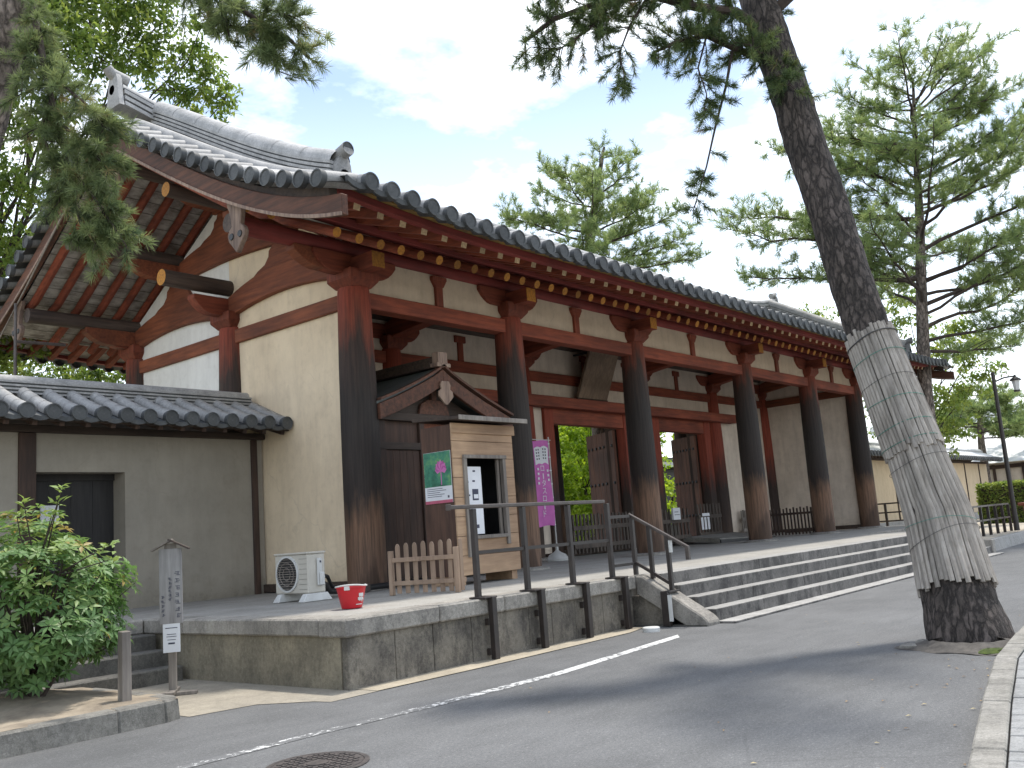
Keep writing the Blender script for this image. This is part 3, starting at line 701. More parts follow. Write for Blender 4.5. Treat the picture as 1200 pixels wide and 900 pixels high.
src.append(koryo(1.80, 5.82, 6.70, 7.10, 0.12, 0.34, 0.175).build('rainbow_beam', 'brown_y', GATE, bevel=0.012))
src.append(froglegs(DY, 7.38, 8.14, 0.15).build('frog_leg_strut', 'brown_y', GATE, bevel=0.01))
for x in GX[1:]:
    for s_ in src:
        c = inst(s_, (x, 0, 0), GATE)
        if 0 < x < 24: c.material_slots[0].link = 'OBJECT'; c.material_slots[0].material = MT['red_y']
# gable walls ----------------------------------------------------------
for x, pm in ((0.0, 'plaster'), (24.9, 'plaster_white')):
    for y0, y1, pm2 in ((0.0, DY, pm), (DY, 2*DY, 'plaster_bright')):
        pl = [(y0, 0.10), (y1, 0.10), (y1, S(min(y1, 2*DY-y1))-0.78), ((y0+y1)/2, S(1.9)-0.78), (y0, S(min(y0, 2*DY-y0))-0.78)]
        MB().prism(pl, 'x', x-0.07, x+0.07).build('gable_plaster', pm2, GATE)
    for a, c in ((0.1, DY-0.1), (DY+0.1, 2*DY-0.1)):
        MB().box(x-0.15, x+0.15, a, c, 5.0, 5.285).build('head_beam', 'brown_y', GATE, bevel=0.012)
        MB().box(x-0.16, x+0.16, a, c, -0.04, 0.11).build('ground_sill', 'dark_x', GATE)
# mid wall with three door bays ---------------------------------------
for a, c in ((0, 4.37), (20.53, 24.9)):
    MB().box(a, c, DY-0.07, DY+0.07, 0.1, 5.0).build('wall_plaster', 'plaster_white', GATE)
    MB().box(a, c, DY-0.14, DY+0.14, -0.04, 0.11).build('ground_sill', 'dark_x', GATE)
MB().box(4.37, 20.53, DY-0.06, DY+0.06, 4.50, 5.02).build('wall_plaster', 'plaster_white', GATE)
MB().box(0, 24.9, DY-0.06, DY+0.06, 5.27, 6.15).build('wall_plaster', 'plaster_white', GATE)
MB().box(0, 24.9, DY-0.16, DY+0.16, 5.0, 5.29).build('head_beam', 'red_x', GATE, bevel=0.012)
MB().box(3.25, 21.62, DY-0.50, DY-0.17, 4.22, 4.53).build('door_lintel', 'red_x', GATE, bevel=0.015)
for a, c in zip(GX[:-1], GX[1:]):
    mx_ = (a+c)/2
    MB().box(mx_-0.10, mx_+0.10, DY-0.11, DY+0.11, 5.285, 5.80).box(mx_-0.2, mx_+0.2, DY-0.125, DY+0.125, 5.80, 5.98).build('bay_strut', 'red_z', GATE, bevel=0.01)
BAYS = [(5.3, 8.42, 4.37, 9.35), (10.6, 14.3, 9.35, 15.55), (16.48, 19.6, 15.55, 20.53)]
for o0, o1, c0, c1 in BAYS:
    MB().box(c0+0.15, o0-0.42, DY-0.05, DY+0.05, 0.1, 4.3).build('wall_plaster', 'plaster_white', GATE)
    MB().box(o1+0.42, c1-0.15, DY-0.05, DY+0.05, 0.1, 4.3).build('wall_plaster', 'plaster_white', GATE)
    MB().box(o0-0.43, o0, DY-0.15, DY+0.17, 0.0, 4.25).build('door_jamb', 'jamb', GATE, bevel=0.012)
    MB().box(o1, o1+0.43, DY-0.15, DY+0.17, 0.0, 4.25).build('door_jamb', 'jamb', GATE, bevel=0.012)
    MB().box(o0, o1, DY-0.13, DY+0.15, 3.80, 4.25).build('door_head', 'red_x', GATE, bevel=0.012)
    MB().box(o0, o1, DY-0.16, DY+0.16, -0.04, 0.14).build('door_sill', 'dark_x', GATE, bevel=0.012)
    lw = (o1-o0)/2
    for xa, xb in ((o0-0.42, o0-0.02), (o1+0.02, o1+0.42)): MB().box(xa, xb, DY+0.172, DY+0.62, 0.0, 4.2).build('frame_shadow_board', 'dark_z', GATE, bevel=0.01)  # added dark boards standing in for the door frame shadows
    for xh, sg in ((o0, 1), (o1, -1)):
        ang = R(27); u_ = np.array((-sg*math.sin(ang), math.cos(ang), 0)); n_ = np.array((sg*math.cos(ang), math.sin(ang), 0)); h_ = np.array((xh+sg*0.03, DY+0.20, 0.0))
        lf = MB()
        for k in range(5):
            a_, b_ = h_+u_*(lw*k/5+0.003), h_+u_*(lw*(k+1)/5-0.003); c_, d_ = b_+n_*0.09, a_+n_*0.09
            lf.hexa([(p[0], p[1], 0.16) for p in (a_, b_, c_, d_)], [(p[0], p[1], 3.78) for p in (a_, b_, c_, d_)])
        d = lf.build('door_leaf', 'door', GATE, bevel=0.006)
        stt = MB()
        for zz in (0.9, 2.1, 3.3):
            for k in range(7):
                c = h_+u_*(0.12+(lw-0.24)*k/6)+n_*0.09+np.array((0, 0, zz)); v_ = []
                for r_, q in ((0.055, -0.001), (0.045, 0.03), (0.012, 0.045)):
                    for e in range(8): v_.append(c+n_*q+(u_*math.cos(e*math.pi/4)+np.array((0, 0, 1.0))*math.sin(e*math.pi/4))*r_)
                stt.add(v_, [(w_*8+e, w_*8+(e+1) % 8, (w_+1)*8+(e+1) % 8, (w_+1)*8+e) for w_ in range(2) for e in range(8)]+[tuple(range(16, 24))])
        so = stt.build('door_studs', 'black', GATE, smooth=True); so.parent = d
# purlins --------------------------------------------------------------
PUR = [(0.05, 6.10, 0.16), (1.95, 7.25, 0.135), (DY, 8.34, 0.17), (2*DY-1.95, 7.24, 0.16), (2*DY-0.05, 6.10, 0.16)]
for k, (y, z, r_) in enumerate(PUR):
    MB().tube([(-2.58, y, z), (12, y, z), (27.48, y, z)], r_, 14, capmi=1).build('purlin', ['crimson_x' if k == 0 else 'log', 'ochre' if k == 1 else 'log'], GATE, smooth=True)
MB().tube([(-1.62, DY, 6.22), (12, DY, 6.22), (26.5, DY, 6.22)], 0.165, 16, capmi=1).build('purlin', ['log', 'ochre'], GATE, smooth=True)
for x0, sg in ((0.0, -1), (24.9, 1)):
    for y, z, r_ in PUR:
        n = 8; top = []; bot = []
        for i in range(n+1):
            u = i/n; xx = x0+sg*1.35*u; top.append((xx, z-0.12)); bot.append((xx, z-0.47+0.24*max(0, (u-0.6)/0.4)**2))
        MB().strip(top, bot, 'y', y-0.12, y+0.12).build('purlin_bracket', 'brown_y', GATE, bevel=0.01)
# rafters ----------------------------------------------------------------
RX = [-2.42+0.478*i for i in range(63)]
def rafter(mb, x, back):
    up = 0.10*wend(x)
    prof = [(-1.34, 5.745), (0.05, 6.375), (1.95, 7.50), (DY-0.02, 8.61)]
    if xe(x) < -1.65: prof[0] = (-0.25, 6.24)
    pts = [(x, qy(q, back), z+up*(1 if q < 0 else 0.3)) for q, z in prof]
    mb.tube(pts, 0.088, 9, capmi=1)
def flying(mb, x, back):
    up = 0.24*wend(x)
    a = (x, qy(-0.10, back), 6.50+up*0.3); c = (x, qy(-2.40, back), 5.68+up)
    mb.bar(a, c, 0.135, 0.15); mb.mi[-5] = 0
    k = len(mb.f)-6
    mb.mi[k+1] = 1
small_r, small_f = MB(), MB()
n_r = n_f = 0
for x in RX:
    m1 = MB(); rafter(m1, x, False); m1.build('rafter', ['red_y', 'ochre'], GATE, smooth=True)
    m1 = MB(); flying(m1, x, False); m1.build('flying_rafter', ['red_y', 'ochre_pale'], GATE)
for i, x in enumerate(RX):
    if i < 32: m1 = MB(); rafter(m1, x, True); m1.build('rafter', ['red_y', 'ochre'], GATE, smooth=True)
    else: rafter(small_r, x, True)
    if i < 30: m1 = MB(); flying(m1, x, True); m1.build('flying_rafter', ['red_y', 'ochre_pale'], GATE)
    else: flying(small_f, x, True)
o = small_r.build('rear_rafters', ['red_y', 'ochre'], GATE, smooth=True); o['kind'] = 'stuff'
o = small_f.build('rear_flying_rafters', ['red_y', 'ochre_pale'], GATE); o['kind'] = 'stuff'
# soffit deck and eave boards ---------------------------------------------
XS = sorted(set([round(v, 3) for v in np.linspace(-2.60, 2.2, 13)]+[6, 12.45, 18]+[round(v, 3) for v in np.linspace(22.7, 27.5, 13)]))
def eave_board(name, m_, q0, q1, zf, z0, z1, back, fac):
    tp = MB(); rows = []
    top = [(x, z1+fac*wend(x)) for x in XS]; bot = [(x, z0+fac*wend(x)) for x in XS]
    ya, yb = qy(q0, back), qy(q1, back)
    tp.strip(top, bot, 'y', min(ya, yb), max(ya, yb)); return tp.build(name, m_, GATE, bevel=0.006)
for back in (False, True):
    for pr in ([(-1.30, 5.86), (0.05, 6.485), (1.95, 7.61), (DY, 8.70)],):
        rows = [[(x, qy(q, back), z+0.1*wend(x)*(1 if q < 0 else 0.3)) for q, z in pr] for x in XS]
        MB().grid(rows).build('soffit_deck', 'deck', GATE)
    rows = [[(x, qy(q, back), z+0.24*wend(x)*f) for q, z, f in ((-0.1, 6.59, 0.3), (-2.44, 5.765, 1.0))] for x in XS]
    MB().grid(rows).build('soffit_deck', 'deck', GATE)
    eave_board('eave_batten', 'crimson_x', -1.36, -1.18, 0, 5.90, 6.03, back, 0.12)
    eave_board('eave_board', 'crimson_x', -2.52, -2.38, 0, 5.70, 5.82, back, 0.24)
    eave_board('tile_batten', 'gilt', -2.60, -2.44, 0, 5.825, 5.885, back, 0.24)
# barge boards -----------------------------------------------------------
for x0 in (-2.72, 27.54):
    for back in (False, True):
        q = np.linspace(-3.02, DY, 22)
        bf = np.polyfit([-3.02, -2.3, -1.3, 0, 1.6, DY], [5.66, 5.80, 6.17, 6.76, 7.68, 9.02], 4)
        zt = [float(np.polyval(bf, v)) for v in q]
        hh = [0.31+0.03*(v+3)/6.8 for v in q]
        top = [(qy(v, back), z) for v, z in zip(q, zt)]; bot = [(qy(v, back), z-h) for v, z, h in zip(q, zt, hh)]
        MB().strip(top, bot, 'x', x0-0.06, x0+0.06).build('barge_board', 'barge', GATE, bevel=0.01)
        lip_t = [(qy(v, back), z-h+0.035) for v, z, h in zip(q, zt, hh)]; lip_b = [(qy(v, back), z-h-0.02) for v, z, h in zip(q, zt, hh)]
        MB().strip(lip_t, lip_b, 'x', x0-0.085, x0-0.061 if x0 < 0 else x0+0.085).build('barge_trim', 'bracket_wood', GATE)
        top2 = [(qy(v, back), z+0.10+0.10*max(0, (-v-1.0)/2)) for v, z in zip(q, zt)]; bot2 = [(qy(v, back), z+0.004) for v, z in zip(q, zt)]
        MB().strip(top2[1:], bot2[1:], 'x', min(x0, x0+(0.14 if x0 < 0 else -0.14)), max(x0, x0+(0.14 if x0 < 0 else -0.14))).build('verge_board', 'dark_x', GATE)
# pendants over the purlin ends (carved) ---------------------------------
def gegyo(x, y, zt, h, w):
    half = [(0.42, 0.0), (0.40, 0.12), (0.30, 0.24), (0.24, 0.40), (0.20, 0.52), (0.34, 0.58), (0.40, 0.66), (0.36, 0.76), (0.24, 0.84), (0.10, 0.94), (0.02, 1.0)]
    b = MB(); n = len(half); vs = []
    for t in (x-0.045, x+0.045):
        vs += [(t, y-w*d, zt-h*f) for d, f in half]+[(t, y+w*d, zt-h*f) for d, f in half]
    o = 2*n; fs = []
    for i in range(n-1):
        fs += [(i, i+1, n+i+1, n+i), (o+i, o+n+i, o+n+i+1, o+i+1), (i, o+i, o+i+1, i+1), (n+i, n+i+1, o+n+i+1, o+n+i)]
    fs += [(0, n, o+n, o), (n-1, o+n-1, o+2*n-1, 2*n-1)]
    b.add(vs, fs)
    return b.build('gable_pendant', 'bracket_wood', GATE, bevel=0.012)
for x0, sg in ((-2.62, -1), (27.44, 1)):
    for yy, zt, h, w in ((-0.28, 6.44, 0.94, 0.60), (2*DY+0.28, 6.44, 0.94, 0.60), (DY, 8.85, 1.25, 0.75)):
        pnd = gegyo(x0, yy, zt, h, w)
        for dy_ in (-0.10, 0.10):
            ey = MB(); ey.lathe([(0.05*w/0.5, 0.0), (0.045*w/0.5, sg*0.015)], (x0+sg*0.047, yy+dy_*w/0.52, zt-h*0.70), 10, axis='x')
            e_ = ey.build('boss', 'black', GATE); e_.parent = pnd
# ---- tiles ----------------------------------------------------------------
TS = 0.425
TX = [-2.2+TS*i for i in range(int(29.3/TS)+1)]
def tile_slope(back, fine):
    b = MB(); seg = 17 if fine else 9
    qs = np.linspace(-2.98, DY-0.12, seg)
    na = 7 if fine else 5
    for x in TX:
        # round cover tile, segment by segment with a small step at every joint
        for i in range(seg-1):
            q0, q1 = qs[i], qs[i+1]
            p0 = (x, qy(q0, back), S(q0, x)+0.065); p1 = (x, qy(q1, back), S(q1, x)+0.065)
            b.tube([p0, p1], [0.122, 0.113], na, arc=(-0.35, math.pi+0.35), cap=False)
    for x in TX+[TX[-1]+TS]:
        xm = x-TS/2
        prof = [(-0.225, 0.055), (-0.12, 0.0), (0.0, -0.022), (0.12, 0.0), (0.225, 0.055)]
        rows = [[(xm+u, qy(q, back), S(q, xm)+w) for u, w in prof] for q in qs]
        b.grid(rows, 1)  # pans use the dark copy, so the valleys look shaded
        if fine:   # front lip of the lowest pan tile
            q = -3.0; y = qy(q, back)
            top = [(xm+u, S(q, xm)+w+0.012) for u, w in prof]; bot = [(xm+u*0.96, S(q, xm)+w-0.075) for u, w in prof]
            b.strip(top, bot, 'y', min(y, y+0.05 if not back else y-0.05), max(y, y+0.05 if not back else y-0.05), 1)
    return b
def eave_disc(b, c, ax, sgn, r_=0.14):
    cx, cy, cz = c
    prof = [(r_, 0.10), (r_, 0.0), (r_*0.84, -0.002), (r_*0.80, 0.010), (r_*0.02, 0.008)]
    prof = [(r, -sgn*(-h)) for r, h in prof]
    b.lathe(prof, (cx, cy, cz), 18, 1, ax, cap=False)
for back in (False, True):
    b = tile_slope(back, not back)
    b.build('roof_tiles', ['tile', 'tile_dark'], GATE, smooth=True)
    e0 = None
    for x in TX[:69 if not back else 30]:
        if e0 is None:
            b = MB(); eave_disc(b, (x, qy(-3.05, back), S(-2.98, x)+0.05), 'y', 1 if not back else -1); x00, z00 = x, S(-2.98, x)
            e0 = b.build('eave_tile', ['tile', 'tile_dark'], GATE, smooth=True)
        else: inst(e0, (x-x00, 0, S(-2.98, x)-z00), GATE)
    # verge tiles at both ends
    for xs, sg in ((-2.92, 1), (27.82, -1)):
        qs = np.arange(-2.72, DY-0.1, 0.40)
        for q in qs:
            b = MB(); y = qy(q, back)
            za, zb = S(q, xs)+0.05, S(q, xs+sg*0.68)+0.07
            b.tube([(xs, y, za), (xs+sg*0.68, y, zb)], 0.125, 12, cap=False)
            eave_disc(b, (xs-sg*0.06, y, za), 'x', sg, 0.135)
            b.build('verge_tile', ['tile', 'tile_dark'], GATE, smooth=True)
        rows = [[(x, qy(q, back), S(q, x)-0.01) for x in np.linspace(xs, xs+sg*0.8, 4)] for q in np.linspace(-2.98, DY, 20)]
        MB().grid(rows).build('verge_bed', 'tile_dark', GATE)
        # long roll beside the verge
        pts = [(xs+sg*0.66, qy(q, back), S(q, xs+sg*0.66)+0.10) for q in np.linspace(-2.2, DY-0.3, 16)]
        MB().tube(pts, 0.145, 12).build('verge_roll', 'tile', GATE, smooth=True)
# ridges ---------------------------------------------------------------------
def layered(path, wid, heights, nrm, b, z0):
    """stack of ridge tiles along a path: alternating wide / narrow courses then a half-round cap"""
    z = z0
    for i, h in enumerate(heights):
        w = wid*(1.0 if i % 2 == 0 else 0.86)*(1-0.05*i/len(heights))
        for p, q in zip(path[:-1], path[1:]):
            A = [np.array(p)+nrm*w+np.array((0, 0, z)), np.array(p)-nrm*w+np.array((0, 0, z))]
            B = [np.array(q)+nrm*w+np.array((0, 0, z)), np.array(q)-nrm*w+np.array((0, 0, z))]
            up = np.array((0, 0, h))
            b.hexa([A[0], A[1], B[1], B[0]], [A[0]+up, A[1]+up, B[1]+up, B[0]+up], i % 2)  # narrow courses darkened as shade in the grooves
        z += h
    return z
def oni(b, c, d, h, w):
    """horned ridge-end tile: arched slab facing direction d plus the long round tile on top"""
    c = np.array(c, float); d = np.array(d, float); d /= np.linalg.norm(d); r_ = np.cross(d, (0, 0, 1)); r_ /= np.linalg.norm(r_); u = np.array((0, 0, 1.0))
    out = [(-0.62, -0.05), (-0.55, 0.12), (-0.46, 0.45), (-0.40, 0.75), (-0.2, 0.98), (0, 1.03), (0.2, 0.98), (0.40, 0.75), (0.46, 0.45), (0.55, 0.12), (0.62, -0.05)]
    vs = []
    for t, sc in ((0.0, 1), (0.10, 1), (0.12, 0.80)):
        vs += [c+d*t*1.0+r_*x*w*sc+u*(z*h*sc+(1-sc)*0.4*h) for x, z in out]
    n = len(out); fs = [tuple(range(n))]
    for k in range(2):
        fs += [(k*n+i, k*n+(i+1) % n, (k+1)*n+(i+1) % n, (k+1)*n+i) for i in range(n)]
    fs.append(tuple(range(2*n, 3*n)))
    b.add(vs, fs)
    b.lathe([(0.10, 0), (0.10, 0.05), (0.05, 0.09)], c+d*0.12+u*h*0.45, 12, 0, 'x' if abs(d[0]) > 0.5 else 'y')
mr = []
for x in np.linspace(-2.45, 27.35, 41):
    mr.append((x, DY, 8.99+0.58*wend(x)))
b = MB(); zt = layered(mr, 0.24, [0.075, 0.045]*3, np.array((0, 1.0, 0)), b, 0.0)
b.tube([(p[0], p[1], p[2]+zt+0.02) for p in mr], 0.15, 10)
b.build('main_ridge', ['tile', 'tile_dark'], GATE, smooth=True)
for x0, sg in ((-2.48, -1), (27.38, 1)):
    b = MB(); z0 = 8.99+0.58*wend(x0)
    oni(b, (x0, DY, z0), (sg, 0, 0), 0.72, 0.42)
    b.tube([(x0-sg*0.2, DY, z0+0.60), (x0+sg*0.12, DY, z0+0.66), (x0+sg*0.22, DY, z0+0.76)], [0.12, 0.115, 0.10], 12)
    b.build('ridge_end_tile', 'tile', GATE, smooth=True)
for xk, e in ((-1.66, -1), (26.56, 1)):
    for back in (False, True):
        qs = np.linspace(-1.72, DY-0.15, 22)
        path = [(xk, qy(q, back), S(q, xk)+0.05) for q in qs]
        b = MB(); zt = layered(path, 0.225, [0.052, 0.026]*7, np.array((1.0, 0, 0)), b, 0.0)
        for i in range(0, 21, 3):
            p, q = path[i], path[min(i+3, 21)]
            b.tube([(p[0], p[1], p[2]+zt-0.03), (q[0], q[1], q[2]+zt-0.03)], [0.208, 0.204], 8, arc=(0, math.pi))
        b.build('descending_ridge', ['tile', 'tile_dark'], GATE, smooth=True)
        p = path[0]; sgy = -1 if not back else 1
        b = MB(); oni(b, (p[0], p[1], p[2]-0.02), (0, sgy, 0), 0.66, 0.36)
        b.tube([(p[0], p[1]-sgy*0.15, p[2]+0.61), (p[0], p[1]+sgy*0.22, p[2]+0.70)], [0.11, 0.118], 14)
        b.lathe([(0.115, 0), (0.10, 0.004*sgy), (0.09, -0.006*sgy), (0.01, -0.006*sgy)], (p[0], p[1]+sgy*0.224, p[2]+0.70), 14, 1, 'y', cap=False)
        b.build('ridge_end_tile', ['tile', 'tile_dark'], GATE, smooth=True)
# lightning cable along the rear barge
MB().tube([(-2.80, 5.0, 8.0), (-2.80, 7.0, 6.65), (-2.80, 9.2, 5.2)], 0.018, 6).build('cable', 'grey_wood', GATE)

# ================================================================== SIDE WALLS WITH TILED COPING
def wing(x0, x1, root, fine, pm, doors=(), post_at=(), zb=-0.1, tile='tile'):
    Y = 2.82
    xs = [x0]+[v for d in doors for v in d]+[x1]
    for a, c in zip(xs[0::2], xs[1::2]):
        MB().box(a, c, Y, Y+0.5, zb, 2.92).build('wall', pm, root)
    for a, c in doors:
        MB().box(a, c, Y, Y+0.5, 2.27, 2.92).build('wall', pm, root)
        d = MB()
        for k in range(4): d.box(a+(c-a)*k/4+0.004, a+(c-a)*(k+1)/4-0.004, Y+0.40, Y+0.44, zb, 2.16)
        d.box(a, c, Y+0.36, Y+0.47, 2.16, 2.27)
        d.build('door', 'door_dark', root)
        MB().box(a, c, Y-0.02, Y+0.6, zb-0.08, zb+0.03).build('door_sill', 'stone_dark', root)
    for xp, w in post_at: MB().box(xp-w/2, xp+w/2, Y-0.045, Y+0.1, zb, 2.90).build('post', 'dark_z', root, bevel=0.008)
    MB().box(x0, x1, Y-0.12, Y+0.62, 2.905, 3.02).build('wall_plate', 'dark_x', root, bevel=0.008)
    MB().add([(x0, 1.98, 3.00), (x1, 1.98, 3.00), (x1, 3.07, 3.40), (x0, 3.07, 3.40)], [(0, 1, 2, 3)]).add([(x0, 4.16, 3.00), (x1, 4.16, 3.00), (x1, 3.07, 3.40), (x0, 3.07, 3.40)], [(0, 1, 2, 3)]).build('soffit', 'dark_x', root)
    x = x0+0.2
    while x < x1:
        if x < x0+14: MB().bar((x, 2.02, 2.96), (x, 3.0, 3.28), 0.08, 0.09).build('rafter', 'dark_z', root)
        x += 0.42
    MB().box(x0, x1, 1.93, 1.99, 2.98, 3.03).build('eave_board', 'dark_x', root)
    def sz(y): u = (y-1.86)/(3.10-1.86); return 3.045+0.52*u**1.15
    ts = 0.398; k = int((x1-x0)/ts)-1; ys = np.linspace(1.86, 3.06, 5 if fine else 3)
    b = MB()
    for i in range(k+1):
        x = x1-0.12-ts*i
        for a, c in zip(ys[:-1], ys[1:]):
            b.tube([(x, a, sz(a)+0.075), (x, c, sz(c)+0.075)], [0.114, 0.110], 9 if fine else 5, arc=(-0.5, math.pi+0.5), cap=False)
        rows = [[(x-ts/2+u, y, sz(y)+w) for u, w in ((-0.2, 0.05), (-0.1, 0), (0, -0.02), (0.1, 0), (0.2, 0.05))] for y in ys]
        b.grid(rows, 1)
        b.strip([(x-ts/2+u, sz(1.86)+w+0.01) for u, w in ((-0.2, 0.05), (-0.1, 0), (0, -0.02), (0.1, 0), (0.2, 0.05))], [(x-ts/2+u, sz(1.86)+w-0.06) for u, w in ((-0.2, 0.05), (-0.1, 0), (0, -0.02), (0.1, 0), (0.2, 0.05))], 'y', 1.84, 1.88, 1)
    # rear slope
    rows = [[(x, 6.14-y, sz(y)+0.05) for x in (x0, x1)] for y in ys]; b.grid(rows)
    b.build('coping_tiles', [tile, 'tile_dark'], root, smooth=True)
    e0 = None
    for i in range(min(k+1, 60)):
        x = x1-0.12-ts*i
        if e0 is None:
            b = MB(); eave_disc(b, (x, 1.80, sz(1.86)+0.07), 'y', 1, 0.125); e0 = b.build('eave_tile', [tile, 'tile_dark'], root, smooth=True); xx0 = x
        else: inst(e0, (x-xx0, 0, 0), root)
    b = MB(); path = [(x0, 3.07, 3.55), (x1-0.15, 3.07, 3.55)]
    zt = layered(path, 0.20, [0.03, 0.03, 0.03, 0.03, 0.03, 0.03, 0.03], np.array((0, 1.0, 0)), b, 0.0)
    b.tube([(p[0], p[1], p[2]+zt) for p in path], 0.12, 10)
    b.build('coping_ridge', [tile, 'tile_dark'], root, smooth=True)
    MB().tube([(x1-0.02, 1.86, sz(1.86)+0.04), (x1-0.02, 3.05, sz(3.05)+0.06)], 0.10, 10).build('verge_roll', tile, root, smooth=True)
WL = thing('side_wall', 'grey plastered wall with tiled coping and dark recessed service door', 'wall', (-2.9, 2.82, -0.1))
wing(-9.2, -0.1, WL, True, 'plaster_grey', doors=((-4.43, -2.93),), post_at=((-4.58, 0.27), (-0.30, 0.13)))
MB().box(-4.2, -3.9, 3.185, 3.215, 1.45, 1.75).build('door_notice', 'paper', WL)
WR = thing('side_wall', 'long tan plastered wall with pale tiled coping beyond the steps', 'wall', (40, 2.82, -0.5))
wing(25.1, 55.0, WR, False, 'plaster_tan', post_at=[(x, 0.12) for x in (27.5, 30.6, 33.8, 37, 40.2, 43.4, 46.6, 49.8, 53)], zb=-0.5, tile='tile_pale')
MB().box(25.1, 55.0, 2.55, 2.82, -0.5, -0.05).build('plinth', 'stone_step', WR, bevel=0.02)

# ================================================================== TICKET HUT AND BOOTH
MT['verdigris'] = simple('dull_copper_sheet', (0.15, 0.17, 0.165), (0.10, 0.115, 0.11), 2, 0.6)
HUT = thing('wooden_hut', 'dark gabled wooden hut tucked between the first two gate columns', 'hut', (2.0, 0.0, 0.0))
MB().box(0.55, 1.42, -0.02, 0.06, 0.05, 2.42).build('door', 'dark_z', HUT)
b = MB()
for k in range(5): b.box(0.56+0.172*k, 0.56+0.172*k+0.166, -0.035, -0.021, 0.1, 2.40)
o = b.build('door_boards', 'brown_z', HUT); o.parent = HUT
MB().box(1.42, 1.55, -0.07, 0.08, -0.03, 3.0).build('post', 'dark_z', HUT, bevel=0.006)
MB().box(0.36, 0.55, -0.07, 0.08, -0.03, 3.0).build('post', 'dark_z', HUT, bevel=0.006)
MB().box(3.40, 3.55, -0.07, 0.08, -0.03, 3.0).build('post', 'dark_z', HUT, bevel=0.006)
b = MB()
for k in range(9): b.box(1.552, 3.398, 0.0, 0.05, 0.02+0.33*k, 0.02+0.33*k+0.326)
b.build('wall_boards', 'brown_y', HUT)
MB().box(0.36, 1.41, -0.01, 0.05, 2.56, 3.0).build('wall_boards', 'brown_z', HUT)
MB().box(0.36, 1.41, -0.08, 0.06, 2.42, 2.55).build('door_head', 'dark_x', HUT)
MB().box(0.36, 0.42, 0.06, 2.6, 0, 3.0).box(3.48, 3.54, 0.06, 2.6, 0, 3.0).build('side_boards', 'dark_z', HUT)
MB().box(0.34, 3.62, -0.14, 0.04, 2.95, 3.10).build('tie_beam', 'dark_x', HUT, bevel=0.008)
def hutroof(u): return 3.96-0.90*(u**0.86)+0.06*max(0, u-0.6)
xp = 1.84
for sg in (-1, 1):
    us = np.linspace(0, 1, 14) if sg > 0 else np.linspace(0, 0.84, 12)
    top = [(xp+sg*2.0*u, hutroof(u)) for u in us]; bot = [(x, z-0.29) for x, z in top]
    MB().strip(top, bot, 'y', -0.38, -0.30).build('barge_board', 'barge', HUT, bevel=0.008)
    MB().strip([(x, z+0.05) for x, z in top], [(x, z+0.003) for x, z in top], 'y', -0.295, 2.75).build('roof', 'verdigris', HUT)
    MB().strip([(x, z+0.10) for x, z in top], [(x, z+0.053) for x, z in top], 'y', -0.42, -0.30).build('verge_batten', 'barge', HUT)
MB().prism([(0.55, 3.10), (3.1, 3.10), (xp, 3.66)], 'y', -0.02, 0.03).build('gable_boards', 'dark_x', HUT)
MB().box(xp-0.07, xp+0.07, -0.10, -0.02, 3.38, 3.66).prism([(xp-0.42, 3.10), (xp+0.42, 3.10), (xp+0.36, 3.30), (xp+0.16, 3.40), (xp-0.16, 3.40), (xp-0.36, 3.30)], 'y', -0.09, -0.02).build('frog_leg_strut', 'barge', HUT, bevel=0.008)
half = [(0.10, 0.0), (0.14, 0.08), (0.12, 0.16), (0.19, 0.20), (0.20, 0.30), (0.12, 0.38), (0.03, 0.46)]
pl = [(xp-a, 3.72-h) for a, h in half]+[(xp+a, 3.72-h) for a, h in half[::-1]]
MB().prism(pl, 'y', -0.43, -0.39).build('gable_pendant', 'bracket_wood', HUT, bevel=0.006)
MB().box(xp-0.17, xp+0.17, -0.2, 2.7, 4.0, 4.12).box(xp-0.12, xp+0.12, -0.22, 2.7, 4.12, 4.22).build('ridge', 'dark_x', HUT, bevel=0.01)
MB().box(xp-0.13, xp+0.13, -0.40, -0.22, 4.05, 4.30).box(xp-0.19, xp+0.19, -0.42, -0.22, 4.00, 4.08).build('ridge_end', 'bracket_wood', HUT, bevel=0.01)

BOOTH = thing('ticket_booth', 'small cedar board ticket booth with an open dark window', 'booth', (0.95, -2.08, -0.05))
x0, x1, y0, y1 = 0.16, 1.72, -2.08, -1.36
wx0, wx1, wz0, wz1 = 0.46, 1.38, 0.74, 2.03
b = MB(); z = 0.10; k = 0
bz = [0.10, 0.42, 0.74, 1.06, 1.38, 1.71, 2.03, 2.32, 2.60]
for za, zb in zip(bz[:-1], bz[1:]):
    if za >= wz0-0.01 and zb <= wz1+0.01:
        b.box(x0, wx0-0.002, y0, y0+0.03, za+0.003, zb-0.003); b.box(wx1+0.002, x1, y0, y0+0.03, za+0.003, zb-0.003)
    else: b.box(x0, x1, y0, y0+0.03, za+0.003, zb-0.003)
b.build('front_boards', 'pale_wood', BOOTH, bevel=0.004)
b = MB().box(x0+0.002, x0+0.03, y0+0.032, y1, 0.10, 2.6).box(x1-0.03, x1-0.002, y0+0.032, y1, 0.10, 2.6).box(x0+0.03, x1-0.03, y1-0.03, y1, 0.1, 2.6)
b.build('side_boards', 'brown_z', BOOTH)
MB().box(x0+0.031, x0+0.04, y0+0.04, y1-0.04, 0.17, 2.49).box(x1-0.04, x1-0.031, y0+0.04, y1-0.04, 0.17, 2.49).box(x0+0.04, x1-0.04, y1-0.045, y1-0.035, 0.17, 2.49).build('shade_lining', 'black', BOOTH)  # black sheets added to make the unlit inside look dark
MB().box(x0+0.03, x1-0.03, y0+0.035, y1-0.035, 0.1, 0.16).box(x0+0.03, x1-0.03, y0+0.035, y1-0.035, 2.5, 2.6).build('floor_and_ceiling', 'dark_x', BOOTH)
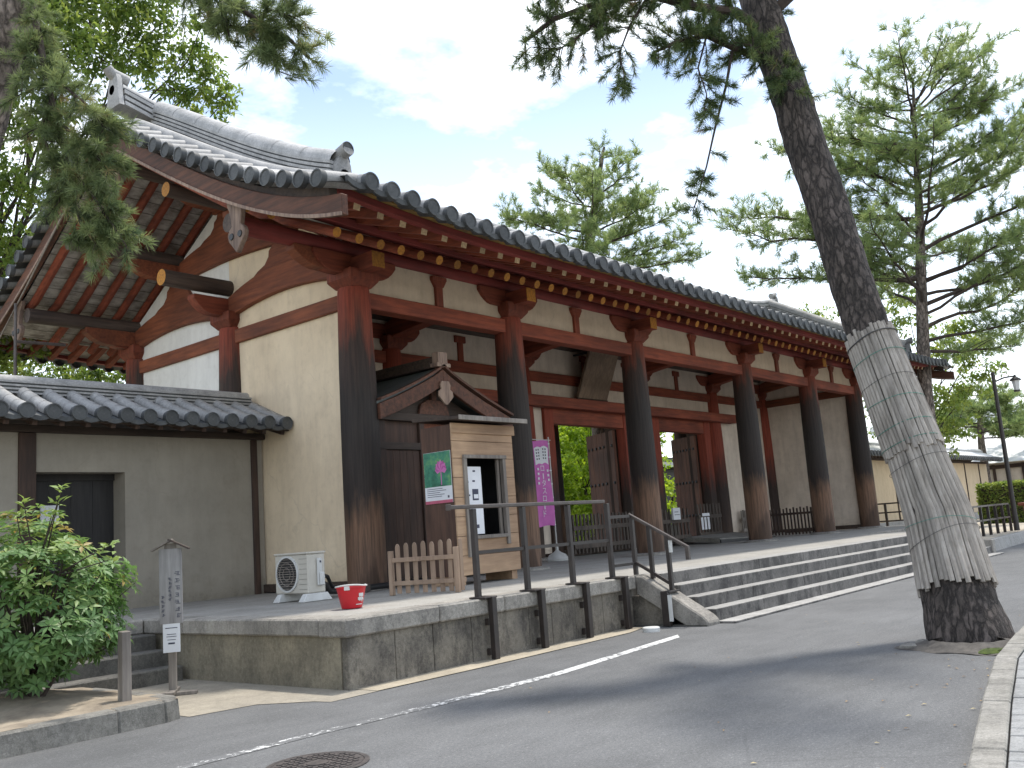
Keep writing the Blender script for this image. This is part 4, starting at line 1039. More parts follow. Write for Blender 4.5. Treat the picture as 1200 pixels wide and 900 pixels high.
MB().box(x0-0.03, x1+0.05, y0-0.03, y0+0.0, 2.45, 2.62).build('fascia', 'pale_wood', BOOTH, bevel=0.005)
MB().hexa([(x0-0.10, y0-0.28, 2.64), (x1+0.10, y0-0.28, 2.64), (x1+0.10, y1+0.1, 2.72), (x0-0.10, y1+0.1, 2.72)], [(x0-0.10, y0-0.28, 2.70), (x1+0.10, y0-0.28, 2.70), (x1+0.10, y1+0.1, 2.78), (x0-0.10, y1+0.1, 2.78)]).build('roof', 'dark_x', BOOTH, bevel=0.006)
MB().box(x0-0.11, x1+0.11, y0-0.30, y0-0.281, 2.635, 2.715).build('roof_fascia', 'grey_wood', BOOTH, bevel=0.004)
f = MB().box(wx0-0.08, wx1+0.10, y0-0.05, y0-0.001, wz1, wz1+0.06).box(wx0-0.08, wx0, y0-0.04, y0+0.04, wz0-0.35, wz1).box(wx1, wx1+0.08, y0-0.04, y0+0.04, wz0-0.18, wz1).box(wx0-0.02, wx1+0.02, y0-0.06, y0+0.04, wz0-0.06, wz0)
f.build('window_frame', 'grey_wood', BOOTH, bevel=0.005)
MB().box(wx1-0.07, wx1-0.01, y0+0.045, y0+0.085, wz0, wz1).build('sliding_sash', 'grey_wood', BOOTH)
for fx in (0.20, 1.52): MB().box(fx, fx+0.14, y0+0.05, y1-0.05, -0.05, 0.10).build('floor_bearer', 'pale_wood', BOOTH)
# price sheet inside the window
PS = thing('price_sheet', 'tall white notice sheet standing inside the booth window', 'notice', (0.62, -1.92, 0.76))
MB().box(0.48, 0.93, -1.99, -1.975, 0.76, 1.90).build('sheet', 'paper', PS)
b = MB()
for (xa, xb, za, zb) in ((0.50, 0.57, 1.80, 1.83), (0.72, 0.78, 1.81, 1.84), (0.52, 0.60, 1.62, 1.66), (0.70, 0.76, 1.64, 1.67), (0.68, 0.83, 1.33, 1.52), (0.52, 0.62, 1.40, 1.43), (0.52, 0.60, 1.22, 1.24), (0.70, 0.80, 1.20, 1.24), (0.52, 0.57, 0.86, 0.89), (0.74, 0.80, 0.86, 0.92)):
    b.box(xa, xb, -1.9935, -1.9905, za, zb)
b.build('printing', 'ink', PS)
MB().box(0.71, 0.82, -1.9965, -1.994, 1.36, 1.43).build('caption', 'paper', PS)
# lotus poster
PO = thing('lotus_poster', 'green poster of a pink lotus flower on the booth side wall', 'poster', (0.15, -1.72, 1.32))
px0, px1, pz0, pz1 = -2.03, -1.40, 1.31, 2.17      # along -y / z on the left face of the booth
M_, t_, b_ = mat('poster_green'); n_ = noise(t_, 5, 5, 0.6); t_.links.new(ramp(t_, n_, [(0.3, (0.02, 0.09, 0.05)), (0.5, (0.05, 0.22, 0.14)), (0.62, (0.13, 0.33, 0.13)), (0.8, (0.30, 0.48, 0.36))]), b_.inputs['Base Color']); MT['poster_green'] = M_
MT['pink'] = simple('printed_pink', (0.62, 0.20, 0.46), (0.50, 0.13, 0.37), 9, 0.6); MT['pink_deep'] = simple('printed_deep_pink', (0.50, 0.10, 0.34), None, 9, 0.6); MT['rose'] = simple('printed_rose', (0.55, 0.13, 0.20), None, 9, 0.6)
MB().box(0.150, 0.158, px0, px1, pz0, pz1).build('sheet', 'paper', PO)
MB().box(0.147, 0.1495, px0+0.004, px1-0.004, pz0+0.28, pz1-0.004).build('picture', 'poster_green', PO)
b = MB(); cy_, cz = -1.80, 1.87
for a in range(-80, 81, 20):
    d = np.array((-math.sin(R(a)), math.cos(R(a)))); nn = np.array((d[1], -d[0])); L = 0.17+0.03*math.cos(R(a)*2); xb = 0.1455-0.0004*(a+80)/20
    c0 = np.array((cy_, cz-0.03)); pts = [c0, c0+d*L*0.55+nn*0.052, c0+d*L, c0+d*L*0.55-nn*0.052]
    b.add([(xb, p[0], p[1]) for p in pts], [(0, 1, 2, 3)], (a//20) % 2)
b.add([(0.146, cy_-0.010, cz-0.26), (0.146, cy_+0.010, cz-0.26), (0.146, cy_+0.010, cz-0.03), (0.146, cy_-0.010, cz-0.03)], [(0, 1, 2, 3)], 0)
b.build('lotus_flower', ['pink', 'pink_deep'], PO)
MB().box(0.147, 0.1495, px0, px1, pz0, pz0+0.05).build('footer_band', 'rose', PO)
b = MB()
for k in range(5): b.box(0.1485, 0.1497, px1-0.05-(0.36, 0.44, 0.30, 0.40, 0.34)[k], px1-0.05, pz0+0.24-0.032*k, pz0+0.250-0.032*k)
b.box(0.1485, 0.1497, px0+0.07, px0+0.11, pz0+0.08, pz0+0.12)
b.build('printing', 'ink_faded', PO)

# ================================================================== HANGING PLAQUE
PQ = thing('name_plaque', 'large plain wooden name plaque tilted forward above the central door', 'plaque', (12.45, 3.5, 4.5))
a_, b_ = np.array((12.45, 2.92, 6.05)), np.array((12.45, 3.56, 4.56)); nrm_ = np.array((0, b_[2]-a_[2], -(b_[1]-a_[1]))); nrm_ /= np.linalg.norm(nrm_)
MB().bar(a_, b_, 1.52, 0.10, up=nrm_).build('board', 'plaque', PQ, bevel=0.01)
fr = MB(); fr.bar(b_+np.array((-0.80, -0.02, -0.02)), b_+np.array((0.80, -0.02, -0.02)), 0.16, 0.07, up=nrm_)
fr.build('bottom_rail', 'dark_x', PQ, bevel=0.008)
MB().bar(a_+np.array((-0.5, 0.1, -0.1)), (11.95, 3.72, 5.95), 0.05, 0.05).bar(a_+np.array((0.5, 0.1, -0.1)), (12.95, 3.72, 5.95), 0.05, 0.05).build('hanger', 'black', PQ)

# ================================================================== PROPS ON THE PLATFORM
def rot_root(o, a): o.rotation_euler = (0, 0, a); return o
# handrail with posts clamped over the platform edge
RL = thing('handrail', 'brown steel handrail bracketed to the platform edge and running down the steps', 'handrail', (-0.5, -4.75, -0.05))
yr = -4.66
MB().bar((-2.70, yr, 1.10), (0.66, yr, 1.10), 0.065, 0.05).box(-2.72, -2.70, yr-0.045, yr+0.045, 1.06, 1.14).build('top_rail', 'metal_lit', RL, bevel=0.008)
MB().bar((-2.27, yr, 0.52), (0.72, yr, 0.52), 0.04, 0.045).build('mid_rail', 'metal', RL)
for x in (-2.27, -1.28, -0.26, 0.73):
    MB().box(x-0.035, x+0.035, yr-0.035, yr+0.035, -0.045, 1.07).build('post', 'metal', RL, bevel=0.006)
    MB().box(x-0.08, x+0.16, -4.84, yr+0.09, -0.046, -0.025).box(x+0.04, x+0.125, -4.855, -4.775, -0.79, -0.03).box(x+0.04, x+0.12, -4.775, -4.705, -0.38, -0.30).box(x+0.04, x+0.12, -4.775, -4.705, -0.74, -0.66).build('edge_bracket', 'metal', RL, bevel=0.006)
xr = 1.38
MB().bar((0.73, yr, 0.86), (1.30, yr, 0.86), 0.05, 0.045).bar((0.73, yr, 0.13), (1.34, yr, 0.13), 0.04, 0.04).build('link_rail', 'metal', RL)
MB().bar((xr, -4.62, 0.885), (xr, -5.62, 0.33), 0.058, 0.045).bar((xr, -5.60, 0.345), (xr, -5.60, 0.15), 0.06, 0.06, up=(0, 1, 0)).build('sloping_rail', 'metal_lit', RL, bevel=0.006)
MB().bar((xr, -4.66, 0.15), (xr, -5.27, -0.20), 0.04, 0.045).build('mid_rail', 'metal', RL)
for y, zb, zt in ((-4.66, -0.045, 0.87), (-4.96, -0.11, 0.70), (-5.27, -0.30, 0.52)):
    MB().box(xr-0.031, xr+0.031, y-0.031, y+0.031, zb, zt).build('post', 'metal', RL, bevel=0.005)
MB().box(1.17, 1.48, -5.34, -5.20, -0.315, -0.285).box(1.13, 1.205, -5.33, -5.21, -0.79, -0.29).build('edge_bracket', 'metal', RL, bevel=0.005)
MB().box(1.120, 1.128, -5.40, -5.335, -0.72, -0.34).box(xr-0.041, xr+0.03, -5.33, -5.306, 0.27, 0.45).build('reflective_strip', 'white', RL)
# railings on the right-hand forecourt
def railing(name, label, a, b, zb, zt, n, rails, m_='metal', rm='metal_lit'):
    t = thing(name, label, 'railing', ((a[0]+b[0])/2, (a[1]+b[1])/2, zb), 'railings around the forecourt')
    for k in range(n):
        f = k/(n-1); x, y = a[0]+(b[0]-a[0])*f, a[1]+(b[1]-a[1])*f
        MB().box(x-0.045, x+0.045, y-0.045, y+0.045, zb, zt).build('post', m_, t)
    for z in rails: MB().bar((a[0], a[1], z), (b[0], b[1], z), 0.07, 0.06).build('rail', rm, t)
    return t
railing('railing', 'pale topped railing beyond the wrapped pine, beside the lamp post', (21.2, -4.05), (28.4, -4.0), -0.58, 0.46, 8, (0.47, -0.02))
railing('railing', 'dark railing at the far end of the temple gate platform', (29.0, 1.6), (29.0, -1.8), -0.45, 0.82, 5, (0.82, 0.45, 0.1), rm='metal')
# picket fence panel
PF = thing('picket_fence', 'low pale wooden picket fence panel left of the ticket booth', 'fence', (-1.28, -2.7, -0.05))
fA, fB = np.array((-1.45, -2.20, 0.0)), np.array((-1.11, -3.22, 0.0)); fL = np.linalg.norm(fB-fA); fd_ = (fB-fA)/fL; fn_ = np.array((fd_[1], -fd_[0], 0)); fn_ = fn_ if fn_[0] < 0 else -fn_; Z3 = np.array((0, 0, 1.0))
for t_ in (0.0, fL): MB().bar(fA+fd_*t_-Z3*0.05, fA+fd_*t_+Z3*0.60, 0.07, 0.07, up=fn_).build('post', 'pale_wood_z', PF, bevel=0.006)
for z in (0.12, 0.46): MB().bar(fA+Z3*z+fn_*0.01, fB+Z3*z+fn_*0.01, 0.03, 0.065).build('rail', 'pale_wood_z', PF, bevel=0.005)
def picket(c, d, n_, h):
    w, t_ = 0.037, 0.011
    pts = [(-w, -0.03), (w, -0.03), (w, h-0.05), (w*0.6, h-0.012), (0, h), (-w*0.6, h-0.012), (-w, h-0.05)]
    vs = [c+d*a+Z3*z+n_*s_*t_ for s_ in (-1, 1) for a, z in pts]; k_ = len(pts)
    MB().add(vs, [tuple(range(k_-1, -1, -1)), tuple(range(k_, 2*k_))]+[(i_, (i_+1) % k_, k_+(i_+1) % k_, k_+i_) for i_ in range(k_)]).build('picket', 'pale_wood_z', PF, bevel=0.004)
for k in range(7): picket(fA+fd_*(0.11+(fL-0.22)*k/6)-fn_*0.02, fd_, fn_, 0.71+random.uniform(-.012, .012))
picket(fB+np.array((0.10, -0.0, 0)), np.array((1.0, 0, 0)), np.array((0, 1.0, 0)), 0.72)
MB().bar(fB+Z3*0.12+np.array((0.03, 0.02, 0)), fB+Z3*0.12+np.array((0.20, 0.02, 0)), 0.03, 0.06).build('rail', 'pale_wood_z', PF)
# red bucket
BK = thing('bucket', 'red plastic bucket with white lettering on the platform corner', 'bucket', (-3.27, -3.42, -0.05))
b = MB().lathe([(0.120, 0.0), (0.128, 0.006), (0.185, 0.255), (0.198, 0.258), (0.198, 0.275), (0.180, 0.275), (0.123, 0.02), (0.004, 0.018)], (-3.27, -3.42, -0.05), 32)
b.build('body', 'bucket', BK, smooth=True)
hd = [(-3.27+0.195*math.cos(a), -3.42+0.195*math.sin(a), 0.232+0.012*math.sin(a*2)) for a in np.linspace(R(150), R(345), 22)]
MB().tube(hd, 0.010, 8).build('handle', 'white', BK, smooth=True)
ca = R(214); MB().box(-0.035, 0.035, -0.006, 0.006, -0.03, 0.03)
b = MB(); c = np.array((-3.27+0.188*math.cos(ca), -3.42+0.188*math.sin(ca), 0.205)); tn = np.array((-math.sin(ca), math.cos(ca), 0))
b.bar(c-tn*0.035, c+tn*0.035, 0.05, 0.022, up=(math.cos(ca), math.sin(ca), 0)); b.build('handle_lug', 'white', BK, bevel=0.004)
b = MB()
for a0, z0, z1, w in ((275, 0.10, 0.135, 0.09), (275, 0.145, 0.185, 0.075), (281, 0.08, 0.19, 0.012), (269, 0.09, 0.18, 0.012), (268, 0.045, 0.055, 0.09)):
    a = R(a0); rr = 0.128+0.057*((z0+z1)/2)/0.25+0.0025; c = np.array((-3.27+rr*math.cos(a), -3.42+rr*math.sin(a), (z0+z1)/2-0.05)); tn = np.array((-math.sin(a), math.cos(a), 0))
    b.bar(c-tn*w/2, c+tn*w/2, 0.004, z1-z0)
b.build('lettering', 'white', BK)
# air conditioner outdoor unit
AC = thing('air_conditioner', 'cream air conditioner outdoor unit on concrete blocks against the gable wall', 'air conditioner', (-2.1, -0.9, -0.05))
ax0, ax1, ay0, ay1, az0, az1 = -2.26, -1.93, -1.26, -0.46, 0.07, 0.68
MB().box(ax0, ax1, ay0, ay1, az0, az1-0.03).build('casing', 'ac', AC, bevel=0.015)
MB().box(ax0-0.012, ax1+0.012, ay0-0.012, ay1+0.012, az1-0.03, az1).build('lid', 'ac', AC, bevel=0.008)
cy, cz, fr = -0.77, 0.365, 0.255
MB().lathe([(fr+0.02, 0.0), (fr+0.02, -0.02), (fr-0.01, -0.022), (fr-0.01, -0.004)], (ax0-0.0, cy, cz), 36, axis='x', cap=False).build('fan_ring', 'ac_side', AC, smooth=True)
g = MB().lathe([(fr-0.005, 0.0), (fr-0.005, -0.006)], (ax0, cy, cz), 36, axis='x'); g.build('fan_opening', 'black', AC)
g = MB()
for k in range(1, 14):
    z = cz-fr+2*fr*k/14; h = math.sqrt(max(0, fr*fr-(z-cz)**2)); g.bar((ax0-0.018, cy-h, z), (ax0-0.018, cy+h, z), 0.006, 0.010)
for rr in (0.09, 0.17): g.tube([(ax0-0.02, cy+rr*math.cos(a), cz+rr*math.sin(a)) for a in np.linspace(0, 2*math.pi, 26)], 0.005, 5)
g.build('fan_grille', 'grey_wood', AC)
g = MB()
for k in range(7): g.box(ax0-0.003, ax0, ay0+0.02, cy-fr-0.03, az0+0.06+0.075*k, az0+0.064+0.075*k)
g.build('casing_ribs', 'grille', AC)
MB().box(ax0+0.16, ax1-0.07, ay0-0.035, ay0, az0+0.10, az1-0.10).build('service_cover', 'ac_side', AC, bevel=0.02)
MB().box(ax0+0.18, ax1-0.06, ay0-0.075, ay0-0.036, az0+0.10, az0+0.30).build('valve_cover', 'ac_side', AC, bevel=0.02)
MB().box(ax0+0.2, ax1-0.1, ay0-0.038, ay0-0.0355, az1-0.17, az1-0.14).build('label_strip', 'ink', AC)
for y in (-1.22, -0.60): MB().hexa([(ax0-0.12, y-0.07, -0.05), (ax1+0.1, y-0.07, -0.05), (ax1+0.1, y+0.07, -0.05), (ax0-0.12, y+0.07, -0.05)], [(ax0-0.04, y-0.05, 0.068), (ax1+0.03, y-0.05, 0.068), (ax1+0.03, y+0.05, 0.068), (ax0-0.04, y+0.05, 0.068)]).build('foot_block', 'white', AC, bevel=0.01)
PI = thing('conduit', 'black cable conduit lying on the platform behind the red bucket', 'pipe', (-0.8, -0.7, -0.05))
MB().tube([(-1.9, -1.05, 0.22), (-1.74, -1.0, 0.16), (-1.55, -0.86, 0.05), (-1.2, -0.74, 0.02), (-0.4, -0.66, 0.02), (0.4, -0.58, 0.02), (0.9, -0.55, 0.02)], 0.05, 10).tube([(-1.9, -1.1, 0.33), (-1.7, -1.02, 0.28), (-1.45, -0.8, 0.12), (-1.1, -0.66, 0.05), (-0.5, -0.58, 0.02)], 0.03, 8).build('pipe', 'black', PI, smooth=True)
MB().box(-0.72, -0.60, -0.76, -0.60, -0.04, 0.085).build('clamp', 'metal_lit', PI, bevel=0.01)
# banner
bx, by = 8.43, 2.25
BN = thing('banner', 'magenta banner with white katakana hanging from a thin pole', 'banner', (bx, by, -0.05))
MB().lathe([(0.02, 0.0), (0.28, 0.0), (0.29, 0.05), (0.22, 0.16), (0.10, 0.22), (0.04, 0.27), (0.035, 0.36)], (bx, by, -0.05), 18).build('weighted_base', 'white', BN, smooth=True)
MB().tube([(bx, by, 0.2), (bx, by, 3.16)], 0.017, 8).tube([(bx+0.08, by, 3.08), (bx-0.78, by, 3.08)], 0.012, 6).build('pole', 'white', BN, smooth=True)
rows = []
def bn(u, v): return (bx-0.05-0.68*u, by-0.02+0.035*math.sin(v*6+u*3)*(0.4+v), 3.05-2.20*v+0.02*math.sin(u*5))
n = 20
MB().grid([[bn(j/8, i/n) for j in range(9)] for i in range(n+1)]).build('cloth', 'purple', BN, smooth=True)
b = MB()
for i in range(7): b.bar((bx-0.06, by-0.01, 2.98-0.35*i), (bx+0.01, by-0.01, 2.98-0.35*i), 0.02, 0.03)
b.build('loops', 'paper', BN)
b = MB(); rows = []
for i in range(5):
    v = 0.07+0.20*i/4; r_ = []
    for j in range(9):
        u = 0.06+0.88*j/8; vv = v+(0.014 if j in (0, 4, 8) else (-0.004 if j in (2, 6) else 0.003))*(1 if i in (0, 4) else 0); p = bn(u, vv); r_.append((p[0], p[1]-0.012, p[2]))
    rows.append(r_)
MB().grid(rows).build('open_book_panel', 'paper', BN)
b = MB()
for k, ch in enumerate('ロータスロード'):
    v = 0.335+0.088*k; p = bn(0.56, v)
    if ch == 'ー': b.box(p[0]-0.018, p[0]+0.018, p[1]-0.030, p[1]-0.028, p[2]-0.07, p[2]+0.07)
    else: text_mb(b, ch, (p[0], p[1]-0.030, p[2]), (1, 0, 0), (0, 0, 1), 0.20)
for u, v0, k in ((0.20, 0.36, 3), (0.84, 0.33, 4)):
    for q in range(k):
        p = bn(u, v0+0.055*q); b.box(p[0]-0.035, p[0]+0.035, p[1]-0.030, p[1]-0.028, p[2]-0.03, p[2]+0.03); 
b.build('lettering', 'paper', BN)
b = MB()
for u in (0.22, 0.36, 0.66, 0.80):
    for q in range(4): p = bn(u, 0.105+0.036*q); b.box(p[0]-0.025, p[0]+0.02, p[1]-0.020, p[1]-0.018, p[2]-0.022, p[2]+0.02)
b.build('panel_printing', 'ink_faded', BN)
# wooden barriers inside the door openings
def barrier(label, xa, xb, y, zt, n, m_='shaded_barrier_wood', grp='slatted barriers in the gate'):
    t = thing('slatted_barrier', label, 'barrier', ((xa+xb)/2, y, 0.0), grp)
    for k in range(n):
        x = xa+(xb-xa)*k/(n-1); MB().box(x-0.035, x+0.035, y-0.02, y+0.02, 0.02, zt+0.02*(k % 2)).build('slat', m_, t)
    for z in (0.22, zt*0.66): MB().box(xa-0.05, xb+0.05, y-0.05, y-0.021, z-0.06, z+0.06).build('rail', m_, t)
    return t
barrier('shaded slatted barrier across the central gate doorway', 10.7, 14.2, 3.35, 1.12, 20)
barrier('slatted barrier holding white notices in the right gate doorway', 17.95, 19.5, 3.35, 1.25, 8)
barrier('short slatted barrier behind the middle column, bearing a white box', 14.75, 16.6, 3.0, 1.12, 9)
t = thing('slatted_barrier', 'low dark slatted barrier standing crosswise between the far columns', 'barrier', (20.45, 1.15, 0), 'slatted barriers in the gate')
for k in range(13): MB().box(20.44, 20.48, 0.36+0.125*k, 0.41+0.125*k, -0.02, 0.88+0.04*(k % 2)).build('slat', 'dark_z', t)
for z in (0.12, 0.70): MB().box(20.40, 20.438, 0.34, 1.94, z-0.04, z+0.04).build('rail', 'dark_z', t)
barrier('low pale slatted barrier just left of the dark barrier', 21.6, 22.3, 3.55, 0.95, 6, 'grey_wood')
t = thing('notice_box', 'small white notice box fixed on the short barrier behind the middle column', 'notice', (15.7, 2.9, 0.95))
MB().box(15.48, 15.92, 2.86, 2.94, 0.78, 1.16).build('panel', 'paper', t, bevel=0.01); MB().box(15.55, 15.85, 2.852, 2.859, 0.93, 0.95).box(15.55, 15.78, 2.852, 2.859, 1.02, 1.04).build('printing', 'ink_faded', t)
t = thing('notice_sheets', 'three narrow white paper strips hung on the right doorway barrier', 'notice', (18.4, 3.28, 0.7))
for k in range(3): MB().box(18.02+0.22*k, 18.16+0.22*k, 3.285, 3.295, 0.38, 0.80).build('strip', 'paper', t)
MB().box(18.1, 18.6, 3.27, 3.284, 0.84, 0.94).build('heading', 'paper', t)
t = thing('ramp', 'grey board ramp leading up to the right gate doorway', 'ramp', (18.2, 2.6, -0.05))
MB().hexa([(16.2, 1.7, -0.05), (20.2, 1.7, -0.05), (20.2, 3.2, 0.06), (16.2, 3.2, 0.06)], [(16.2, 1.7, 0.10), (20.2, 1.7, 0.0), (20.2, 3.2, 0.20), (16.2, 3.2, 0.20)]).build('board', 'kerb', t)
MB().hexa([(16.2, 1.66, -0.05), (20.2, 1.66, -0.05), (20.2, 1.698, -0.05), (16.2, 1.698, -0.05)], [(16.2, 1.66, 0.06), (20.2, 1.66, -0.03), (20.2, 1.698, -0.03), (16.2, 1.698, 0.06)]).build('edge_strip', 'black', t)
# ================================================================== SMALL THINGS ON THE GROUND
t = thing('manhole_cover', 'round cast iron manhole cover set in the asphalt', 'manhole cover', (-6.78, -7.12, -0.8))
MB().lathe([(0.37, -0.02), (0.37, 0.004), (0.335, 0.006), (0.332, 0.001), (0.325, 0.001), (0.322, 0.007), (0.004, 0.007)], (-6.78, -7.12, -0.796), 40).build('frame', 'iron', t)
b = MB()
for i in range(-5, 6):
    for j in range(-5, 6):
        x, y = i*0.055, j*0.055
        if 0.09 < math.hypot(x, y) < 0.29: b.box(-6.78+x-0.016, -6.78+x+0.016, -7.12+y-0.016, -7.12+y+0.016, -0.789, -0.783)
b.lathe([(0.08, 0), (0.08, 0.006), (0.004, 0.006)], (-6.78, -7.12, -0.789), 18)
o = b.build('raised_pattern', 'iron', t)
t = thing('drain_cap', 'pale round plastic cap on the ground beside the step cheek', 'drain cap', (0.55, -5.30, -0.8))
MB().lathe([(0.125, 0.0), (0.125, 0.05), (0.115, 0.062), (0.004, 0.064)], (0.62, -5.32, -0.8), 24).build('cap', 'white', t, smooth=True)
# sign post with little roof
sx, sy = -5.31, -2.70
SG = thing('sign_post', 'weathered wooden notice post with tiny roof and white card beside the shrub', 'sign', (sx, sy, -0.8))
fd = np.array((-0.62, -0.785, 0)); rt = np.array((0.785, -0.62, 0)); UP = np.array((0, 0, 1.0)); P0 = np.array((sx, sy, 0.0))
MB().bar(P0+UP*-0.79, P0+UP*0.2, 0.085, 0.07, up=fd).build('post', 'grey_wood', SG, bevel=0.006)
MB().bar(P0+UP*0.0+fd*0.045, P0+UP*0.84+fd*0.045, 0.25, 0.03, up=fd).build('board', 'sign_wood', SG, bevel=0.004)
pk = P0+UP*0.935+fd*0.03
for sg in (-1, 1):
    MB().bar(pk-rt*sg*0.02+UP*0.012, pk+rt*sg*0.205-UP*0.105, 0.16, 0.018, up=np.cross(rt*sg*0.22-UP*0.11, fd)).build('roof_board', 'log' if sg > 0 else 'grey_wood', SG)
b = MB().bar(P0+UP*0.80+fd*0.04, P0+UP*0.90+fd*0.04, 0.13, 0.028, up=fd); b.build('gable_piece', 'grey_wood', SG)
b = MB()
cA = P0+fd*0.0625
for u, zs, sz in ((0.075, [0.56, 0.48, 0.40, 0.32, 0.24, 0.16, 0.09], 0.052), (-0.005, [0.50, 0.455, 0.41, 0.365, 0.32, 0.275], 0.034), (-0.085, [0.30, 0.25, 0.20, 0.15, 0.10], 0.034)):
    for z in zs:   # worn brush strokes, no longer readable
        for q in range(3):
            c = cA+rt*(u+random.uniform(-.3, .3)*sz)+UP*(z+sz*0.35*(q-1)); w = sz*random.uniform(0.5, 0.95)
            b.bar(c-rt*w/2, c+rt*w/2, 0.003, 0.007)
        c = cA+rt*(u+random.uniform(-.2, .2)*sz)+UP*z; b.bar(c-UP*sz*0.42, c+UP*sz*0.42, 0.008, 0.003, up=fd)
b.build('worn_lettering', 'ink_faded', SG)
CD = MB().bar(P0+UP*-0.315+fd*0.052, P0+UP*0.03+fd*0.052, 0.185, 0.012, up=fd)
c_ = CD.build('card', 'paper', SG, bevel=0.002)
b = MB(); cB = P0+fd*0.0600
for z, w in ((-0.045, 0.13), (-0.115, 0.10), (-0.14, 0.11), (-0.175, 0.09)): b.bar(cB+UP*z-rt*w/2, cB+UP*z+rt*w/2, 0.003, 0.008 if z > -0.1 else 0.006)
b.bar(cB+UP*-0.215-rt*0.035, cB+UP*-0.215+rt*0.035, 0.003, 0.018)
o = b.build('card_printing', 'ink', SG); o.parent = c_
for d in (rt, fd): MB().bar(P0-d*0.26+UP*-0.775+(UP*0.03 if d is fd else 0), P0+d*0.26+UP*-0.775+(UP*0.03 if d is fd else 0), 0.09, 0.04).build('foot', 'grey_wood', SG, bevel=0.005)
t = thing('wooden_stake', 'short square wooden stake standing behind the bed kerb', 'stake', (-6.45, -3.78, -0.6))
MB().hexa([(-6.50, -3.83, -0.68), (-6.40, -3.83, -0.68), (-6.40, -3.73, -0.68), (-6.50, -3.73, -0.68)], [(-6.495, -3.825, 0.06), (-6.405, -3.825, 0.06), (-6.405, -3.735, 0.065), (-6.495, -3.735, 0.065)]).build('stake', 'grey_wood', t, bevel=0.006)
t = thing('metal_pole', 'thin grey metal pole with bracket arm behind the tiled wall', 'pole', (-3.87, 5.0, -0.1))
MB().tube([(-3.87, 5.0, -0.1), (-3.87, 5.0, 5.62)], 0.03, 8).tube([(-3.87, 5.0, 4.90), (-2.95, 5.0, 4.93)], 0.03, 8).build('pole', 'metal_lit', t, smooth=True)
# street lamp
lp = (27.2, -4.45)
LM = thing('street_lamp', 'tall dark street lamp with a small lantern arm', 'street lamp', (lp[0], lp[1], -0.5))
MB().tube([(lp[0], lp[1], -0.5), (lp[0], lp[1], 0.6), (lp[0], lp[1], 5.35)], [0.10, 0.085, 0.065], 12).build('post', 'metal', LM, smooth=True)
da = np.array((0.62, -0.78, 0)); e = np.array((lp[0], lp[1], 0))
MB().tube([e+UP*4.98, e+UP*5.12+da*0.4, e+UP*5.15+da*0.80], 0.03, 8).build('arm', 'metal', LM, smooth=True)
lc = e+da*0.80
MB().lathe([(0.10, 4.62), (0.15, 4.98)], (lc[0], lc[1], 0), 6).build('lantern', 'white', LM)
MB().lathe([(0.22, 4.98), (0.20, 5.03), (0.05, 5.13), (0.03, 5.2)], (lc[0], lc[1], 0), 6).build('lantern_cap', 'metal', LM)
MB().lathe([(0.12, 4.56), (0.12, 4.62)], (lc[0], lc[1], 0), 6).build('lantern_foot', 'metal', LM)
# far right: pillar, hedge, hall
PLR = thing('gate_pillar', 'short brick pink pillar with brown cap and white globe', 'pillar', (29.6, -4.75, -0.5))
MB().box(29.2, 30.0, -5.15, -4.35, -0.5, 0.35).build('shaft', simple('pink_brick', (0.52, 0.28, 0.21), (0.40, 0.20, 0.15), 6, 0.9), PLR, bevel=0.02)
MB().box(29.05, 30.15, -5.3, -4.2, 0.353, 0.47).build('cap', 'brown_y', PLR, bevel=0.02)
MB().lathe([(0.10, 0.0), (0.30, 0.05), (0.36, 0.22), (0.28, 0.42), (0.1, 0.5)], (29.6, -4.75, 0.473), 16).build('globe', 'white', PLR, smooth=True)

# ================================================================== VEGETATION
def unit(v): return v/(np.linalg.norm(v, axis=-1, keepdims=True)+1e-12)
def perp_frame(d):
    ref = np.where(np.abs(d[:, 2:3]) > 0.9, np.array([[1.0, 0, 0]]), np.array([[0, 0, 1.0]]))
    a = unit(np.cross(d, ref)); return a, np.cross(d, a)
def needles(name, P, D, parent, m_, L=0.13, w=0.004, nn=36, cone=(12, 80), body=0.05, tint=(0.5, 0.2)):
    P = np.asarray(P, float); D = unit(np.asarray(D, float)); n = len(P); K = n*nn
    P2 = np.repeat(P, nn, 0); D2 = np.repeat(D, nn, 0); A, B = perp_frame(D2)
    th = np.radians(rng.uniform(cone[0], cone[1], K))[:, None]; ph = rng.uniform(0, 2*math.pi, K)[:, None]
    d = D2*np.cos(th)+(A*np.cos(ph)+B*np.sin(ph))*np.sin(th)
    base = P2-D2*rng.uniform(0, body, K)[:, None]
    ln = L*rng.uniform(0.65, 1.1, K)[:, None]; sd = unit(np.cross(d, rng.normal(size=(K, 3))))
    v = np.stack([base+sd*w/2, base-sd*w/2, base+d*ln*0.6+sd*w*0.5, base+d*ln*0.6-sd*w*0.5, base+d*ln-np.array([0, 0, 1])*ln*0.06], 1).reshape(-1, 3)
    i = (np.arange(K)*5)[:, None]
    f = np.concatenate([np.concatenate([i, i+1, i+3], 1), np.concatenate([i, i+3, i+2], 1), np.concatenate([i+2, i+3, i+4], 1)])
    tn = np.repeat(np.clip(np.repeat(rng.normal(tint[0], tint[1], n), nn)+rng.normal(0, 0.08, K), 0, 1), 5)
    return raw_mesh(name, v, f, m_, tn, parent)
